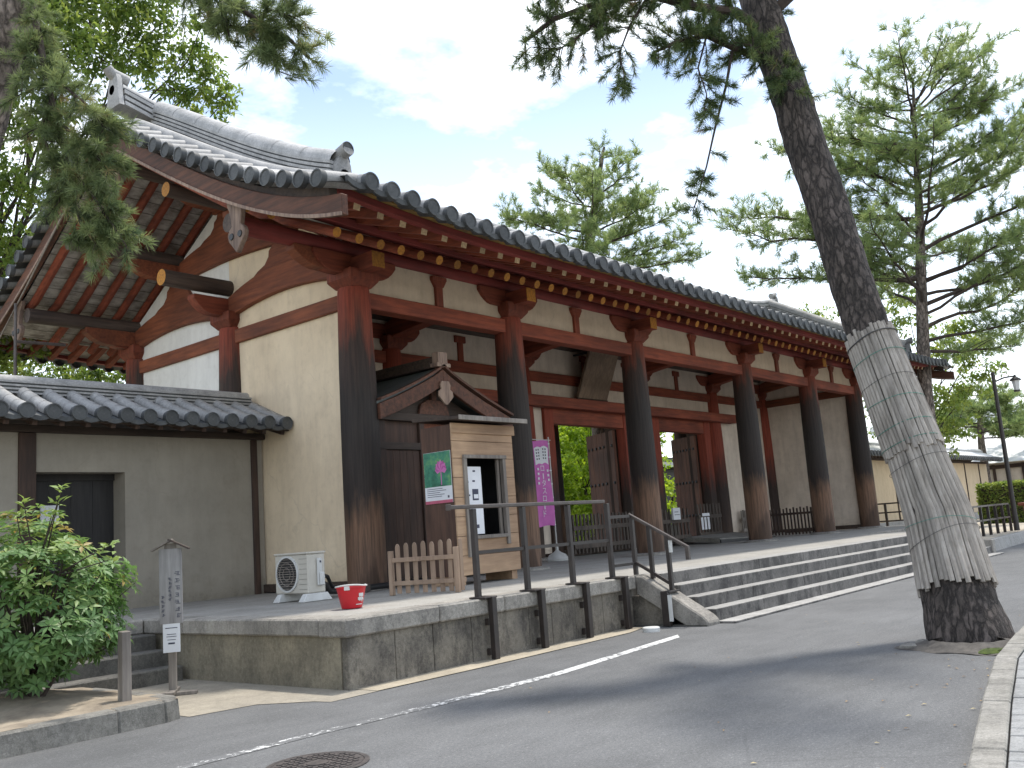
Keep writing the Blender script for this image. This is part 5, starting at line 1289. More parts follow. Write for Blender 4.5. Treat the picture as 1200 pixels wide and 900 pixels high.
def leaves(name, P, Nrm, Dr, parent, m_, L=0.12, w=0.05, tint=None):
    """folded lanceolate leaves: position, face normal, pointing direction"""
    P = np.asarray(P, float); n = len(P); Dr = unit(np.asarray(Dr, float)); Nrm = unit(np.asarray(Nrm, float)); sd = unit(np.cross(Dr, Nrm)); Nrm = np.cross(sd, Dr)
    ln = (L*rng.uniform(0.7, 1.15, n))[:, None]; ww = (w*rng.uniform(0.8, 1.15, n))[:, None]
    v = np.stack([P, P+Dr*ln*0.45+sd*ww/2+Nrm*ww*0.18, P+Dr*ln-Nrm*ln*0.10, P+Dr*ln*0.45-sd*ww/2+Nrm*ww*0.18, P+Dr*ln*0.5], 1).reshape(-1, 3)
    i = (np.arange(n)*5)[:, None]
    f = np.concatenate([np.concatenate([i, i+1, i+4], 1), np.concatenate([i+1, i+2, i+4], 1), np.concatenate([i, i+4, i+3], 1), np.concatenate([i+4, i+2, i+3], 1)])
    if tint is None: tint = np.clip(rng.normal(0.5, 0.2, n), 0, 1)
    return raw_mesh(name, v, f, m_, np.repeat(tint, 5), parent)
def wob(p0, p1, n, amp):
    p0, p1 = np.array(p0, float), np.array(p1, float); t = np.linspace(0, 1, n+1)[:, None]; L = np.linalg.norm(p1-p0)
    off = np.cumsum(rng.normal(0, amp*L/n, (n+1, 3)), 0); off -= off[0]; off = off-t*off[-1]
    return p0+(p1-p0)*t+off
def polypts(poly, t):
    poly = np.asarray(poly, float); s = np.concatenate([[0], np.cumsum(np.linalg.norm(np.diff(poly, axis=0), axis=1))])
    x = np.asarray(t)*s[-1]; P = np.stack([np.interp(x, s, poly[:, k]) for k in range(3)], 1)
    x2 = np.clip(x+0.05*s[-1], 0, s[-1]); x1 = np.clip(x-0.05*s[-1], 0, s[-1])
    Q = np.stack([np.interp(x2, s, poly[:, k]) for k in range(3)], 1)-np.stack([np.interp(x1, s, poly[:, k]) for k in range(3)], 1)
    return P, unit(Q), s[-1]
def dress(poly, wood, TP, TD, per_m=7, tl=(0.25, 0.55), t0=0.1, up=0.25, fw=0.6, ntuft=4, rw=0.008, flat=1.0):
    """twigs with needle tufts along a limb"""
    P0, T, L = polypts(poly, [0.5]); n = max(2, int(per_m*L))
    ts = np.sort(rng.uniform(t0, 1.0, n)); ts[-1] = 1.0
    P, T, L = polypts(poly, ts)
    for p, d in zip(P, T):
        r_ = rng.normal(size=3); r_ -= d*(r_@d); r_[2] *= flat; r_ = r_/(np.linalg.norm(r_)+1e-9)
        dd = d*fw+r_*0.8+np.array((0, 0, up)); dd /= np.linalg.norm(dd); ln = rng.uniform(*tl)
        q = wob(p, p+dd*ln, 3, 0.12)
        if wood is not None: wood.tube(q, [rw, rw*0.8, rw*0.6, rw*0.4], 4, cap=False)
        Q, TT, _ = polypts(q, np.linspace(0.35, 1.0, ntuft))
        for a, b_ in zip(Q, TT):
            TP.append(a+rng.normal(0, 0.012, 3)); TD.append(b_+np.array((0, 0, 0.15))+rng.normal(0, 0.15, 3))
def P3(lst): return [at(*q) for q in lst]
def ground_under(p, z): return np.array((p[0], p[1], z))
def trunk_mesh(name, pts, rad, parent, m_, n=20, seg=40, rough=0.05, smooth=True, flare=0):
    pts = np.asarray(pts, float); t = np.linspace(0, 1, seg+1); P, T, L = polypts(pts, t)
    # smooth the path
    for _ in range(6): P[1:-1] = (P[:-2]+2*P[1:-1]+P[2:])/4
    ss = np.concatenate([[0], np.cumsum(np.linalg.norm(np.diff(pts, axis=0), axis=1))]); ss /= ss[-1]
    rr = np.interp(t, ss, rad); vs = []; ph = rng.uniform(0, 6.28, 6)
    for i in range(seg+1):
        d = P[min(i+1, seg)]-P[max(i-1, 0)]; d /= np.linalg.norm(d); a = np.cross(d, (0, 1.0, 0.1)); a /= np.linalg.norm(a); b = np.cross(d, a)
        for j in range(n):
            g = 2*math.pi*j/n; k = 1+rough*(math.sin(3*g+ph[0]+i*0.35)+0.7*math.sin(5*g+ph[1]-i*0.5)+0.6*rng.normal())
            if flare: k += flare*max(0, 1-i/(seg*0.12))**2*(0.6+0.4*math.sin(5*g+ph[2]))
            vs.append(P[i]+(a*math.cos(g)+b*math.sin(g))*rr[i]*k)
    fs = [(i*n+j, (i+1)*n+j, (i+1)*n+(j+1) % n, i*n+(j+1) % n) for i in range(seg) for j in range(n)]
    return MB().add(vs, fs).build(name, m_, parent, smooth=smooth)
UPV = np.array((0, 0, 1.0))

# ---- the leaning wrapped pine -------------------------------------------------
PINE = thing('pine_tree', 'leaning pine with its lower trunk wrapped in weathered slats, by the kerb', 'tree', (-0.35, -9.86, -0.8))
ax = [(1147, 800, 10.25), (1139, 755, 10.3), (1122, 690, 10.5), (1098, 600, 10.9), (1060, 500, 11.3), (1018, 390, 11.8), (985, 290, 12.2), (955, 200, 12.6), (925, 110, 13.0), (893, 15, 13.4), (868, -60, 13.8), (850, -150, 14.2), (835, -240, 14.6)]
ap = np.array(P3(ax)); ar = [0.46, 0.425, 0.365, 0.318, 0.275, 0.258, 0.262, 0.262, 0.262, 0.25, 0.22, 0.18, 0.13]
trunk_mesh('trunk', ap, ar, PINE, 'bark', 34, 110, 0.035, flare=0.22)
def wrap_tier(pxs, r_in, r_out0, r_out1, name, nsl):
    """one tier of upright slats tied round the trunk; pxs = path from bottom to top"""
    path = np.array(P3(pxs)); b = MB(); k = 9
    P, T, L = polypts(path, np.linspace(0, 1, k))
    for j in range(nsl):
        g = 2*math.pi*(j+random.uniform(-.12, .12))/nsl; wd = math.pi*random.uniform(0.86, 1.0)/nsl
        lo, hi = random.uniform(-0.035, 0.05)/L, 1+random.uniform(-0.05, 0.03)/L
        tt = lo+(hi-lo)*np.linspace(0, 1, k); vs = []; lift = random.uniform(0, 0.010); tn = random.random()
        for i, t in enumerate(tt):
            p = path[0]+(path[-1]-path[0])*t if len(path) == 2 else polypts(path, [min(max(t, 0), 1)])[0][0]+(path[0]-path[1])/np.linalg.norm(path[1]-path[0])*max(0, -t)*L+(path[-1]-path[-2])/np.linalg.norm(path[-1]-path[-2])*max(0, t-1)*L
            d = T[min(i, k-1)]; a = np.cross(d, (0, 1.0, 0.1)); a /= np.linalg.norm(a); c = np.cross(d, a)
            ro = r_out0+(r_out1-r_out0)*t+lift+0.012*(1-t)*random.random()
            gg = g+0.02*math.sin(t*3+j)
            e0, e1 = a*math.cos(gg-wd)+c*math.sin(gg-wd), a*math.cos(gg+wd)+c*math.sin(gg+wd); em = a*math.cos(gg)+c*math.sin(gg)
            vs += [p+e0*ro, p+em*(ro+0.012), p+e1*ro, p+e1*(ro-0.02), p+e0*(ro-0.02)]
        fs = [(i*5+q, i*5+(q+1) % 5, (i+1)*5+(q+1) % 5, (i+1)*5+q) for i in range(k-1) for q in range(5)]+[(0, 1, 2, 3, 4), tuple((k-1)*5+q for q in (4, 3, 2, 1, 0))]
        b.add(vs, fs, 0, tn)
    return b.build(name, 'slat', PINE)
wrap_tier([(1122, 690, 10.5), (1098, 600, 10.9), (1069, 522, 11.2)], 0.4, 0.396, 0.304, 'trunk_wrap', 46)
wrap_tier([(1072, 530, 11.17), (1060, 500, 11.3), (1018, 391, 11.8)], 0.3, 0.328, 0.292, 'trunk_wrap', 42)
def wire(px, r_, m_, thick, tilt=0.0, wobv=0.0):
    f_ = np.interp(px, [q[1] for q in ax][::-1], range(len(ax)))  # not used for placement, only ordering
    ys = np.array([q[1] for q in ax]); o = np.argsort(ys); c = np.array([np.interp(px, ys[o], ap[o][:, k]) for k in range(3)])
    c2 = np.array([np.interp(px-20, ys[o], ap[o][:, k]) for k in range(3)]); d = c2-c; d /= np.linalg.norm(d); a = np.cross(d, (0, 1.0, 0.1)); a /= np.linalg.norm(a); e = np.cross(d, a)
    pts = [c+(a*math.cos(g)+e*math.sin(g))*r_+d*(tilt*math.sin(g)+wobv*math.sin(3*g)) for g in np.linspace(0, 2*math.pi, 33)]
    MB().tube(pts, thick, 5, cap=False).build('tie_wire', m_, PINE)
for px, r_, m_, th, tl in ((402, 0.316, 'wire_dark', 0.009, 0.05), (424, 0.322, 'cord', 0.004, 0.03), (452, 0.328, 'wire_dark', 0.003, 0.02), (474, 0.334, 'cord', 0.004, -0.01), (503, 0.342, 'cord', 0.004, 0.02), (522, 0.348, 'cord', 0.004, 0.015), (546, 0.352, 'wire_dark', 0.003, 0.04), (616, 0.385, 'cord', 0.003, -0.02), (634, 0.394, 'wire_dark', 0.003, 0.09)):
    wire(px, r_, m_, th, tl, 0.008)
wood = MB(); TP, TD = [], []
limbs = [([(900, 40, 13.35), (862, 14, 13), (815, 8, 12.7), (760, -6, 12.4), (700, 4, 12.2), (650, 22, 12.05), (615, 48, 12.0)], 0.075, 20),
 ([(893, 70, 13.3), (858, 55, 12.9), (828, 42, 12.7), (795, 48, 12.5), (765, 62, 12.4)], 0.055, 30),
 ([(858, 60, 12.85), (851, 100, 12.75), (838, 150, 12.65), (828, 195, 12.6), (812, 248, 12.5)], 0.022, 0),
 ([(760, -6, 12.4), (738, 30, 12.25), (726, 62, 12.2), (733, 98, 12.2)], 0.018, 18),
 ([(720, 0, 12.25), (690, 35, 12.1), (655, 58, 12.0), (622, 55, 12.0)], 0.02, 26),
 ([(815, 8, 12.7), (790, -25, 12.4), (740, -40, 12.2), (680, -30, 12.0), (635, -5, 11.9)], 0.03, 26),
 ([(828, 42, 12.7), (818, 80, 12.6), (828, 110, 12.6), (826, 130, 12.6)], 0.015, 20),
 ([(905, 60, 13.2), (890, 62, 12.85), (880, 52, 12.6)], 0.02, 30),
 ([(918, 85, 13.1), (918, 85, 12.75), (925, 100, 12.55)], 0.02, 28),
 ([(895, 30, 13.4), (911, 9, 13.35), (940, -16, 13.3), (980, -60, 13.2)], 0.11, 5),

 ([(868, -60, 13.8), (890, -150, 12.6), (930, -260, 11.6), (975, -330, 10.9)], 0.05, 26), ([(868, -60, 13.8), (840, -170, 12.8), (860, -280, 11.8), (905, -350, 11.0)], 0.05, 26),  # unseen limbs added above the view to cast shade on the road
 ([(868, -60, 13.8), (930, -120, 13.6), (1010, -150, 13.4)], 0.06, 9), ([(868, -60, 13.8), (960, -30, 12.6), (1020, -60, 11.9)], 0.05, 9)]
for lm, r0, pm in limbs:
    q = np.array(P3(lm)); wood.tube(q, list(np.linspace(r0, r0*0.35, len(q))), 8, cap=False)
    if pm: dress(q, wood, TP, TD, pm, (0.18, 0.5), 0.15 if r0 > 0.05 else 0.05, 0.10, 0.55, 5)
hb = np.array(P3(limbs[2][0]))
for t0, t1, pm in ((0.10, 0.3, 7), (0.48, 0.62, 6), (0.72, 1.0, 22)):
    Pq, _, _ = polypts(hb, np.linspace(t0, t1, 4)); dress(Pq, wood, TP, TD, pm, (0.15, 0.34), 0.0, -0.1, 0.3, 4, 0.005)
# crown above the picture: shades the road
for k in range(4):
    a = rng.uniform(-2.6, -0.5); c = ap[-1]+np.array((0, 0, rng.uniform(-3.2, 0.6))); st = polypts(ap, [1-rng.uniform(0, 0.22)])[0][0]
    st = st if st[2] > 8.6 else ap[-2]
    e = st+np.array((math.cos(a), math.sin(a), rng.uniform(0.0, 0.35)))*rng.uniform(1.6, 3.2)
    q = wob(st, e, 5, 0.1); wood.tube(q, list(np.linspace(0.05, 0.02, 6)), 6, cap=False); dress(q, None, TP, TD, 8, (0.25, 0.6), 0.3, 0.2, 0.6, 4)
wood.build('branches', 'twig', PINE, smooth=True)
needles('foliage', TP, TD, PINE, 'needle', 0.125, 0.0050, 36, (10, 80), 0.06)
b = MB(); vs_ = []; k_ = 40
for r_, z_ in ((0.34, -0.72), (0.47, -0.765), (0.54, -0.785), (0.62, -0.7978)):
    for e in range(k_):
        g = 2*math.pi*e/k_; rr = r_*(1+0.14*math.sin(3*g+r_*4)+0.08*math.sin(7*g+1)); vs_.append((-0.36+rr*math.cos(g), -9.84+rr*math.sin(g), z_+random.uniform(-.006, .012)*(r_ < 0.8)))
b.add(vs_, [(i_*k_+e, i_*k_+(e+1) % k_, (i_+1)*k_+(e+1) % k_, (i_+1)*k_+e) for i_ in range(3) for e in range(k_)])
o = struct('tree_pit_soil', b, 'pit', smooth=True)
t = thing('moss_patch', 'green moss at the foot of the leaning pine', 'moss', (-0.75, -10.28, -0.8))
b = MB()
for k in range(16):
    a = -2.05+random.uniform(-.75, .75); c = np.array((-0.35+0.58*math.cos(a), -9.86+0.58*math.sin(a), -0.775)); b.lathe([(random.uniform(.05, .11), -0.01), (0.06, 0.018), (0.02, 0.03)], c, 8)
b.build('cushions', 'moss', t, smooth=True)
ST = []
for k, (px, py, s_) in enumerate([(1066, 760, 0.10), (1082, 754, 0.075), (1092, 752, 0.05), (1200, 752, 0.11), (1188, 757, 0.055), (1194, 746, 0.07)]):
    d = (-0.8-CAM[2])/((CF+CR*(px-600)/FPX-CU*(py-450)/FPX)[2]); c = at(px, py, d)
    t = thing('stone', ['flat grey stone lying furthest from the leaning pine trunk', 'rounded stone against the left foot of the pine', 'smallest pale stone touching the left foot of the pine', 'largest stone at the kerb right of the pine', 'small stone by the mossy right foot of the pine', 'pale stone behind the mossy foot of the pine'][k], 'stone', tuple(c), 'stones round the pine foot')
    b = MB(); vs = []; 
    prof = [(0.75, -0.2), (1.0, 0.1), (0.9, 0.38), (0.5, 0.55), (0.02, 0.6)]
    b.lathe([(s_*a_, s_*h_) for a_, h_ in prof], c, 9); b.v = [(x+random.uniform(-.18, .18)*s_, y+random.uniform(-.18, .18)*s_, z) for x, y, z in b.v]
    b.build('stone', 'kerb', t, smooth=True)
# fallen leaves scattered on the road
n = 70; pos = np.stack([rng.uniform(-6, 3, n), rng.uniform(-10.6, -6.6, n), np.full(n, -0.79)], 1); pos[:, 1] = np.where(rng.random(n) < 0.6, -10.35+0.16*pos[:, 0]+np.abs(rng.normal(0, 0.5, n)), pos[:, 1]); pos[:, 1] = np.maximum(pos[:, 1], np.interp(pos[:, 0], [k[0] for k in KR], [k[1] for k in KR])+0.04)
dr = rng.normal(size=(n, 3)); dr[:, 2] = 0.08; o = leaves('fallen_leaves', pos, np.tile([[0, 0, 1.0]], (n, 1)), dr, None, 'litter', 0.045, 0.022, rng.random(n)); o['kind'] = 'stuff'; o['label'] = 'scattered dry fallen leaves on the asphalt'

# ---- pine at the left edge with hanging boughs ---------------------------------
LP_ = thing('pine_tree', 'near pine at the left edge, grey trunk with boughs hanging before the gable', 'tree', (-9.2, -4.6, -0.6))
lt = np.array([(-9.25, -4.75, -0.66), (-8.95, -4.45, 1.2)]+[tuple(at(*q)) for q in [(-52, 260, 9.2), (-20, 150, 9.1), (2, 70, 9.0), (20, 0, 8.95), (48, -110, 9.0), (60, -260, 9.1)]])
trunk_mesh('trunk', lt, [0.30, 0.24, 0.20, 0.185, 0.17, 0.16, 0.14, 0.09], LP_, 'bark_grey', 24, 60, 0.04, flare=0.2)
wood = MB(); TP, TD = [], []
llimbs = [([(22, -20, 8.9), (38, 5, 8.6), (46, 45, 8.4), (54, 90, 8.2), (66, 140, 8.1), (78, 190, 8.0), (88, 235, 7.9), (100, 280, 7.9)], 0.040, 27),
 ([(54, 90, 8.2), (80, 105, 8.0), (105, 125, 7.9), (122, 150, 7.85)], 0.016, 34), ([(66, 140, 8.1), (95, 165, 7.9), (118, 190, 7.8), (136, 208, 7.8)], 0.016, 36),
 ([(78, 190, 8.0), (104, 222, 7.8), (128, 258, 7.75), (148, 288, 7.7)], 0.014, 34), ([(88, 235, 7.9), (95, 262, 7.8), (112, 285, 7.75)], 0.012, 34),
 ([(46, 45, 8.4), (28, 70, 8.2), (25, 110, 8.1)], 0.014, 18), ([(60, 115, 8.15), (48, 150, 8.0), (62, 190, 7.95), (70, 235, 7.9)], 0.014, 30),
 ([(48, -110, 9.0), (120, -140, 8.2), (190, -70, 7.6), (250, -8, 7.3), (300, 22, 7.2), (338, 45, 7.15), (362, 68, 7.1)], 0.035, 34),
 ([(250, -8, 7.3), (262, 18, 7.25), (270, 48, 7.2)], 0.012, 26), ([(300, 22, 7.2), (318, 12, 7.1), (345, 20, 7.05)], 0.012, 40), ([(320, 32, 7.18), (318, 60, 7.1), (328, 84, 7.1)], 0.012, 40),
 ([(200, -55, 7.55), (215, -20, 7.4), (232, 5, 7.35)], 0.014, 9), ([(60, -200, 9.1), (-60, -260, 8.8), (-200, -230, 8.6)], 0.05, 6)]
for lm, r0, pm in llimbs:
    q = np.array(P3(lm)); wood.tube(q, list(np.linspace(r0, r0*0.35, len(q))), 8, cap=False)
    dress(q, wood, TP, TD, pm, (0.10, 0.30), 0.35 if len(lm) > 6 and r0 > 0.045 else 0.12, 0.05, 0.75, 4, 0.005)
wood.build('branches', 'twig', LP_, smooth=True)
needles('foliage', TP, TD, LP_, 'needle_olive', 0.105, 0.0036, 42, (8, 80), 0.05, (0.55, 0.22))

# ---- pines farther off -----------------------------------------------------------
def far_pine(label, base, trunk_px, rad, tiers, nn=11, L=0.30, w=0.022, m_='needle_far', barkm='bark_grey', dens=6.5, flat=0.45, vert=(0.05, 0.45), group='pines beyond the gate'):
    """tiers: (t along trunk, azimuth deg or None, length, rise) -> explicit limbs"""
    root = thing('pine_tree', label, 'tree', tuple(base), group)
    tp = np.array([tuple(base)]+[tuple(at(*q)) for q in trunk_px])
    trunk_mesh('trunk', tp, rad, root, barkm, 14, 40, 0.03)
    wood = MB(); TP, TD = [], []
    for t, az, ln, rise in tiers:
        p = polypts(tp, [t])[0][0]; d = np.array((math.cos(az), math.sin(az), 0)); e = p+d*ln*0.55+UPV*rise*ln*0.35; e2 = p+d*ln+UPV*rise*ln*0.8
        q = np.concatenate([wob(p, e, 4, 0.10), wob(e, e2, 4, 0.10)[1:]]); wood.tube(q, list(np.linspace(0.025+0.010*ln, 0.010, len(q))), 6, cap=False)
        ns = max(3, int(ln*3.0))
        for s_ in np.linspace(0.28, 1.0, ns):
            P, T, _ = polypts(q, [s_]); sgn = 1 if rng.random() < 0.5 else -1
            sd = np.array((-d[1], d[0], 0))*sgn; sl = (0.28+0.5*(1-s_))*min(ln, 3.2)*rng.uniform(0.55, 1.0)
            e3 = P[0]+(d*0.75+sd*0.8+UPV*rng.uniform(*vert))*sl*0.8; q2 = wob(P[0], e3, 3, 0.12); wood.tube(q2, [0.018, 0.014, 0.010, 0.006], 4, cap=False)
            dress(q2, None, TP, TD, dens, (0.22, 0.50), 0.15, 0.45, 0.45, 3, flat=flat)
        dress(q, None, TP, TD, 4, (0.25, 0.5), 0.35, 0.45, 0.4, 3, flat=flat)
    wood.build('branches', 'twig', root, smooth=True)
    needles('foliage', TP, TD, root, m_, L, w, nn, (10, 72), 0.12, (0.5, 0.2))
    return root
VR = math.atan2(CR[1], CR[0])          # azimuth of "right in the picture"
def tiers_from(n, t0, t1, lf, rise=(0.15, 0.45), jitter=0.25):
    out = []
    for i in range(n):
        t = t0+(t1-t0)*(i+rng.uniform(-.3, .3))/n; az = VR+i*2.399+rng.uniform(-jitter, jitter); out.append((t, az, lf((t-t0)/(t1-t0))*rng.uniform(0.75, 1.1), rng.uniform(*rise)))
    return out
b0 = at(686, 330, 41); base = np.array((b0[0], b0[1], -0.8))
mt_ = tiers_from(17, 0.70, 0.985, lambda u: 3.6*(1-u)**0.8+0.9, (0.25, 0.7))
mt_ += [(0.66, VR+3.1, 4.6, 0.12), (0.69, VR+0.1, 4.9, 0.10), (0.73, VR+2.8, 4.0, 0.22), (0.75, VR-0.3, 3.6, 0.30), (0.64, VR+0.5, 4.8, 0.05), (0.63, VR+2.6, 4.4, 0.05), (0.79, VR+3.3, 3.5, 0.30), (0.83, VR+0.2, 2.8, 0.45), (0.66, VR-1.4, 4.0, 0.1), (0.70, VR-1.7, 3.6, 0.2)]
far_pine('broad pine rising behind the middle of the gate roof', base, [(686, 330, 41), (694, 260, 41), (702, 205, 41), (708, 172, 41)], [0.34, 0.24, 0.19, 0.12, 0.05], mt_, 15, L=0.28, w=0.016, dens=5.6, flat=0.7, vert=(0.0, 0.75))
b0 = at(1084, 470, 36); base = np.array((b0[0], b0[1], -0.5))
rt_ = tiers_from(34, 0.48, 0.985, lambda u: 3.9*(1-u)**0.6+1.5, (0.10, 0.95), 0.9)
rt_ += [(0.56, VR+3.1, 6.6, 0.12), (0.63, VR+3.25, 7.4, 0.16), (0.69, VR+2.95, 7.0, 0.2), (0.76, VR+3.3, 5.6, 0.35), (0.45, VR+0.25, 6.4, 0.42), (0.50, VR-0.15, 6.8, 0.50), (0.55, VR+0.15, 6.2, 0.62), (0.62, VR-0.2, 6.4, 0.55), (0.70, VR+0.1, 6.0, 0.55), (0.78, VR-0.1, 5.2, 0.6), (0.85, VR+0.2, 4.2, 0.7), (0.40, VR+0.4, 5.0, 0.06), (0.42, VR-0.5, 5.0, 0.1), (0.84, VR+2.9, 4.0, 0.5), (0.90, VR+0.1, 3.2, 0.9), (0.9, VR+3.0, 2.6, 0.8), (0.95, VR+0.3, 2.6, 1.3), (0.96, VR+2.8, 1.9, 1.2), (0.985, VR-0.5, 1.6, 1.4), (0.99, VR+1.5, 1.5, 1.6), (0.93, VR-0.9, 2.2, 1.0), (0.92, VR+0.0, 3.4, 1.0)]
far_pine('tall sparse pine to the right, behind the leaning wrapped pine', base, [(1084, 470, 36), (1081, 380, 36), (1078, 260, 36), (1072, 160, 36), (1070, 92, 36)], [0.36, 0.27, 0.22, 0.16, 0.10, 0.04], rt_, 14, L=0.28, w=0.016, dens=4.7, flat=0.9, vert=(-0.15, 0.8))
b0 = at(1150, 520, 62); base = np.array((b0[0], b0[1], -0.5))
far_pine('small distant pine left of the street lamp top', base, [(1150, 520, 62), (1148, 480, 62), (1150, 452, 62)], [0.3, 0.22, 0.16, 0.06], tiers_from(20, 0.60, 0.98, lambda u: 3.2*(1-u)+1.2, (0.0, 0.3)), 10, 0.4, 0.03)

# ---- broad-leaved trees ------------------------------------------------------------
def leafy(name, label, base, fork, centers, sizes, m_, L, w, per, barkm='bark_grey', r0=0.22, group=None, tint=(0.5, 0.22), gapw=0.35, wn=3):
    root = thing(name, label, 'tree', tuple(base), group)
    base = np.array(base, float); fork = np.array(fork, float)
    trunk_mesh('trunk', [base, base+(fork-base)*0.5+rng.normal(0, 0.1, 3), fork], [r0, r0*0.8, r0*0.6], root, barkm, 12, 14, 0.04)
    wood = MB(); P, Nn, D, tn = [], [], [], []
    for c, s_ in zip(centers, sizes):
        c = np.array(c, float); q = wob(fork+rng.normal(0, 0.1, 3), c, 7, 0.16); wood.tube(q, list(np.linspace(r0*0.22, 0.012, 8)), 5, cap=False)
        for k in range(wn):
            e = c+rng.normal(0, 0.5, 3)*s_; q2 = wob(c, e, 3, 0.1); wood.tube(q2, [0.018, 0.012, 0.009, 0.005], 4, cap=False)
        n = int(per*s_**2); k = max(3, int(n/14)); sub = c+rng.normal(0, 0.48, (k, 3))*np.array((s_, s_, s_*0.8)); ct = rng.normal(tint[0], tint[1]*0.7, k)
        idx = rng.integers(0, k, n); pos = sub[idx]+rng.normal(0, gapw*s_*0.32, (n, 3))*np.array((1, 1, 0.45))
        P.append(pos); d = rng.normal(size=(n, 3)); d[:, 2] -= 0.35; D.append(d)
        nn_ = rng.normal(size=(n, 3))*0.55+np.array((0, 0, 1.0)); Nn.append(nn_); tn.append(np.clip(ct[idx]+rng.normal(0, tint[1]*0.6, n), 0, 1))
    wood.build('branches', 'twig', root, smooth=True)
    leaves('foliage', np.concatenate(P), np.concatenate(Nn), np.concatenate(D), root, m_, L, w, np.concatenate(tn)); return root
# behind the left gable
cs = []; ss = []
for (x, y, d, s_) in [(10, 15, 22, 1.3), (60, 5, 23, 1.3), (105, 25, 23, 1.1), (150, 10, 24, 1.0), (185, 30, 24, 0.9), (120, 70, 23, 0.9), (75, 60, 22, 1.0), (160, 75, 24, 0.8), (215, 60, 24.5, 0.8), (245, 90, 24.5, 0.75), (262, 120, 24.5, 0.6), (205, 105, 24, 0.75), (20, 80, 22, 1.0), (35, 150, 22, 0.9), (8, 210, 22, 0.9), (45, 225, 22, 0.6), (15, 290, 22, 0.9), (48, 300, 22, 0.55), (12, 350, 22, 0.9), (-30, 120, 22, 1.3), (-40, 260, 22, 1.3), (-60, 20, 22, 1.4), (230, 135, 25, 0.6), (180, -20, 24, 1.0), (90, -30, 23, 1.3), (28, 390, 22, 0.7), (240, 20, 24, 0.55), (70, 130, 23, 0.7), (-20, 420, 22, 1.0), (30, 428, 27, 1.0), (75, 432, 27, 1.0), (115, 436, 27, 0.9), (150, 438, 28, 0.8), (5, 400, 24, 0.9)]:
    cs.append(at(x, y, d)); ss.append(s_)
fk_ = at(-10, 330, 23); leafy('broadleaf_tree', 'light green broadleaf tree behind the left end of the gate roof', (fk_[0], fk_[1], -0.8), fk_, cs, ss, 'leaf', 0.19, 0.08, 860)
# right end of the gate
cs = [at(x, y, d) for x, y, d in [(1030, 470, 44), (1045, 500, 44), (1060, 430, 44), (1100, 410, 44), (1120, 385, 45), (1085, 470, 44), (1110, 470, 44), (1135, 410, 45), (1150, 440, 45), (1120, 500, 44), (1010, 430, 45), (990, 395, 45), (960, 380, 46), (1060, 350, 45), (1130, 455, 45), (1020, 400, 45), (1095, 515, 44), (1050, 380, 45), (1150, 400, 45)]]
fk_ = at(1075, 520, 44.5); leafy('broadleaf_tree', 'yellow green broadleaf tree behind the right end of the gate', (fk_[0], fk_[1], -0.5), fk_, cs, [1.15]*5+[1.0]*14, 'leaf', 0.24, 0.11, 430, tint=(0.72, 0.2))
# garden maples seen through the doorways
gm = [((28.5, 15.5), 7.5, 13), ((33.5, 17.5), 8.0, 14), ((38.5, 21.5), 8.5, 13), ((24.5, 19.5), 7.0, 10), ((46.5, 27.0), 11.0, 15), ((55, 31), 13, 16), ((50, 36), 13, 14)]
lab = ['maple showing through the left part of the central doorway', 'maple showing beside the open leaf of the central doorway', 'maple rising above the dark hall seen through the right doorway', 'low bright maple behind the hut, deep in the garden', 'far bright maple beyond the dark garden hall', 'tall maple beyond the right end of the garden hall', 'farthest maple in the garden beyond the hall']
for k, ((x, y), h, n) in enumerate(gm):
    cs = [np.array((x, y, 0.6+h*0.55))+np.array((math.cos(i*2.4)*2.3*math.sqrt((i+.5)/n), math.sin(i*2.4)*2.3*math.sqrt((i+.5)/n), 0))+np.array((0, 0, rng.uniform(-h*0.48, h*0.40))) for i in range(n*2)]
    leafy('maple_tree', 'lime green '+lab[k], (x, y, -0.4), (x, y, h*0.35), cs, [1.25]*len(cs), 'leaf_maple', 0.26, 0.15, 460, group='maples in the garden behind the gate', r0=0.12, tint=(0.72, 0.22), wn=1)
# hall in the garden and far hall
HL = thing('garden_hall', 'timber hall with shade-black walls and low dark roof seen through the right gate doorway', 'hall', (43, 20, -0.3))
MB().box(37.0, 50, 18.2, 23.0, -0.3, 4.05).build('walls', 'black', HL)  # flat black walls carry the deep shade beneath the eaves
b = MB()
for sg in (-1, 1):
    rows = [[(x, 20.6+sg*(3.3*(1-u)), 4.1+0.75*u**1.1) for x in (36.0, 51)] for u in np.linspace(0, 1, 6)]; b.grid(rows)
b.build('roof', 'tile_dark', HL, smooth=True)
MB().box(35.95, 51.05, 20.4, 20.8, 4.82, 5.1).build('ridge', 'tile_dark', HL)
for k in range(6): MB().box(37.4+2.1*k, 38.6+2.1*k, 18.14, 18.19, 0.5, 2.4).build('shutter', 'dark_z', HL)
MB().box(36.9, 50.1, 18.0, 18.15, 2.75, 2.9).build('beam', 'log', HL)
MT['tile_glare'] = simple('glare_white_tile', (0.80, 0.80, 0.80), (0.74, 0.74, 0.74), 2, 0.6)  # sun glare put into the tile as a near-white base colour
FH = thing('far_hall', 'distant hall with wide roof white with sun glare and dark lattice front', 'hall', (78, 8, -0.5))
fa, fb_ = at(1090, 546, 66), at(1260, 560, 60)
dxy = np.array((fb_[0]-fa[0], fb_[1]-fa[1], 0)); L_ = np.linalg.norm(dxy); dx_ = dxy/L_; dn = np.array((-dx_[1], dx_[0], 0));
if dn@CF < 0: dn = -dn
o_ = np.array((fa[0], fa[1], 0)); z0_, z1_ = 3.0, 6.6
def fh(u, v, z): return o_+dx_*u+dn*v+UPV*z
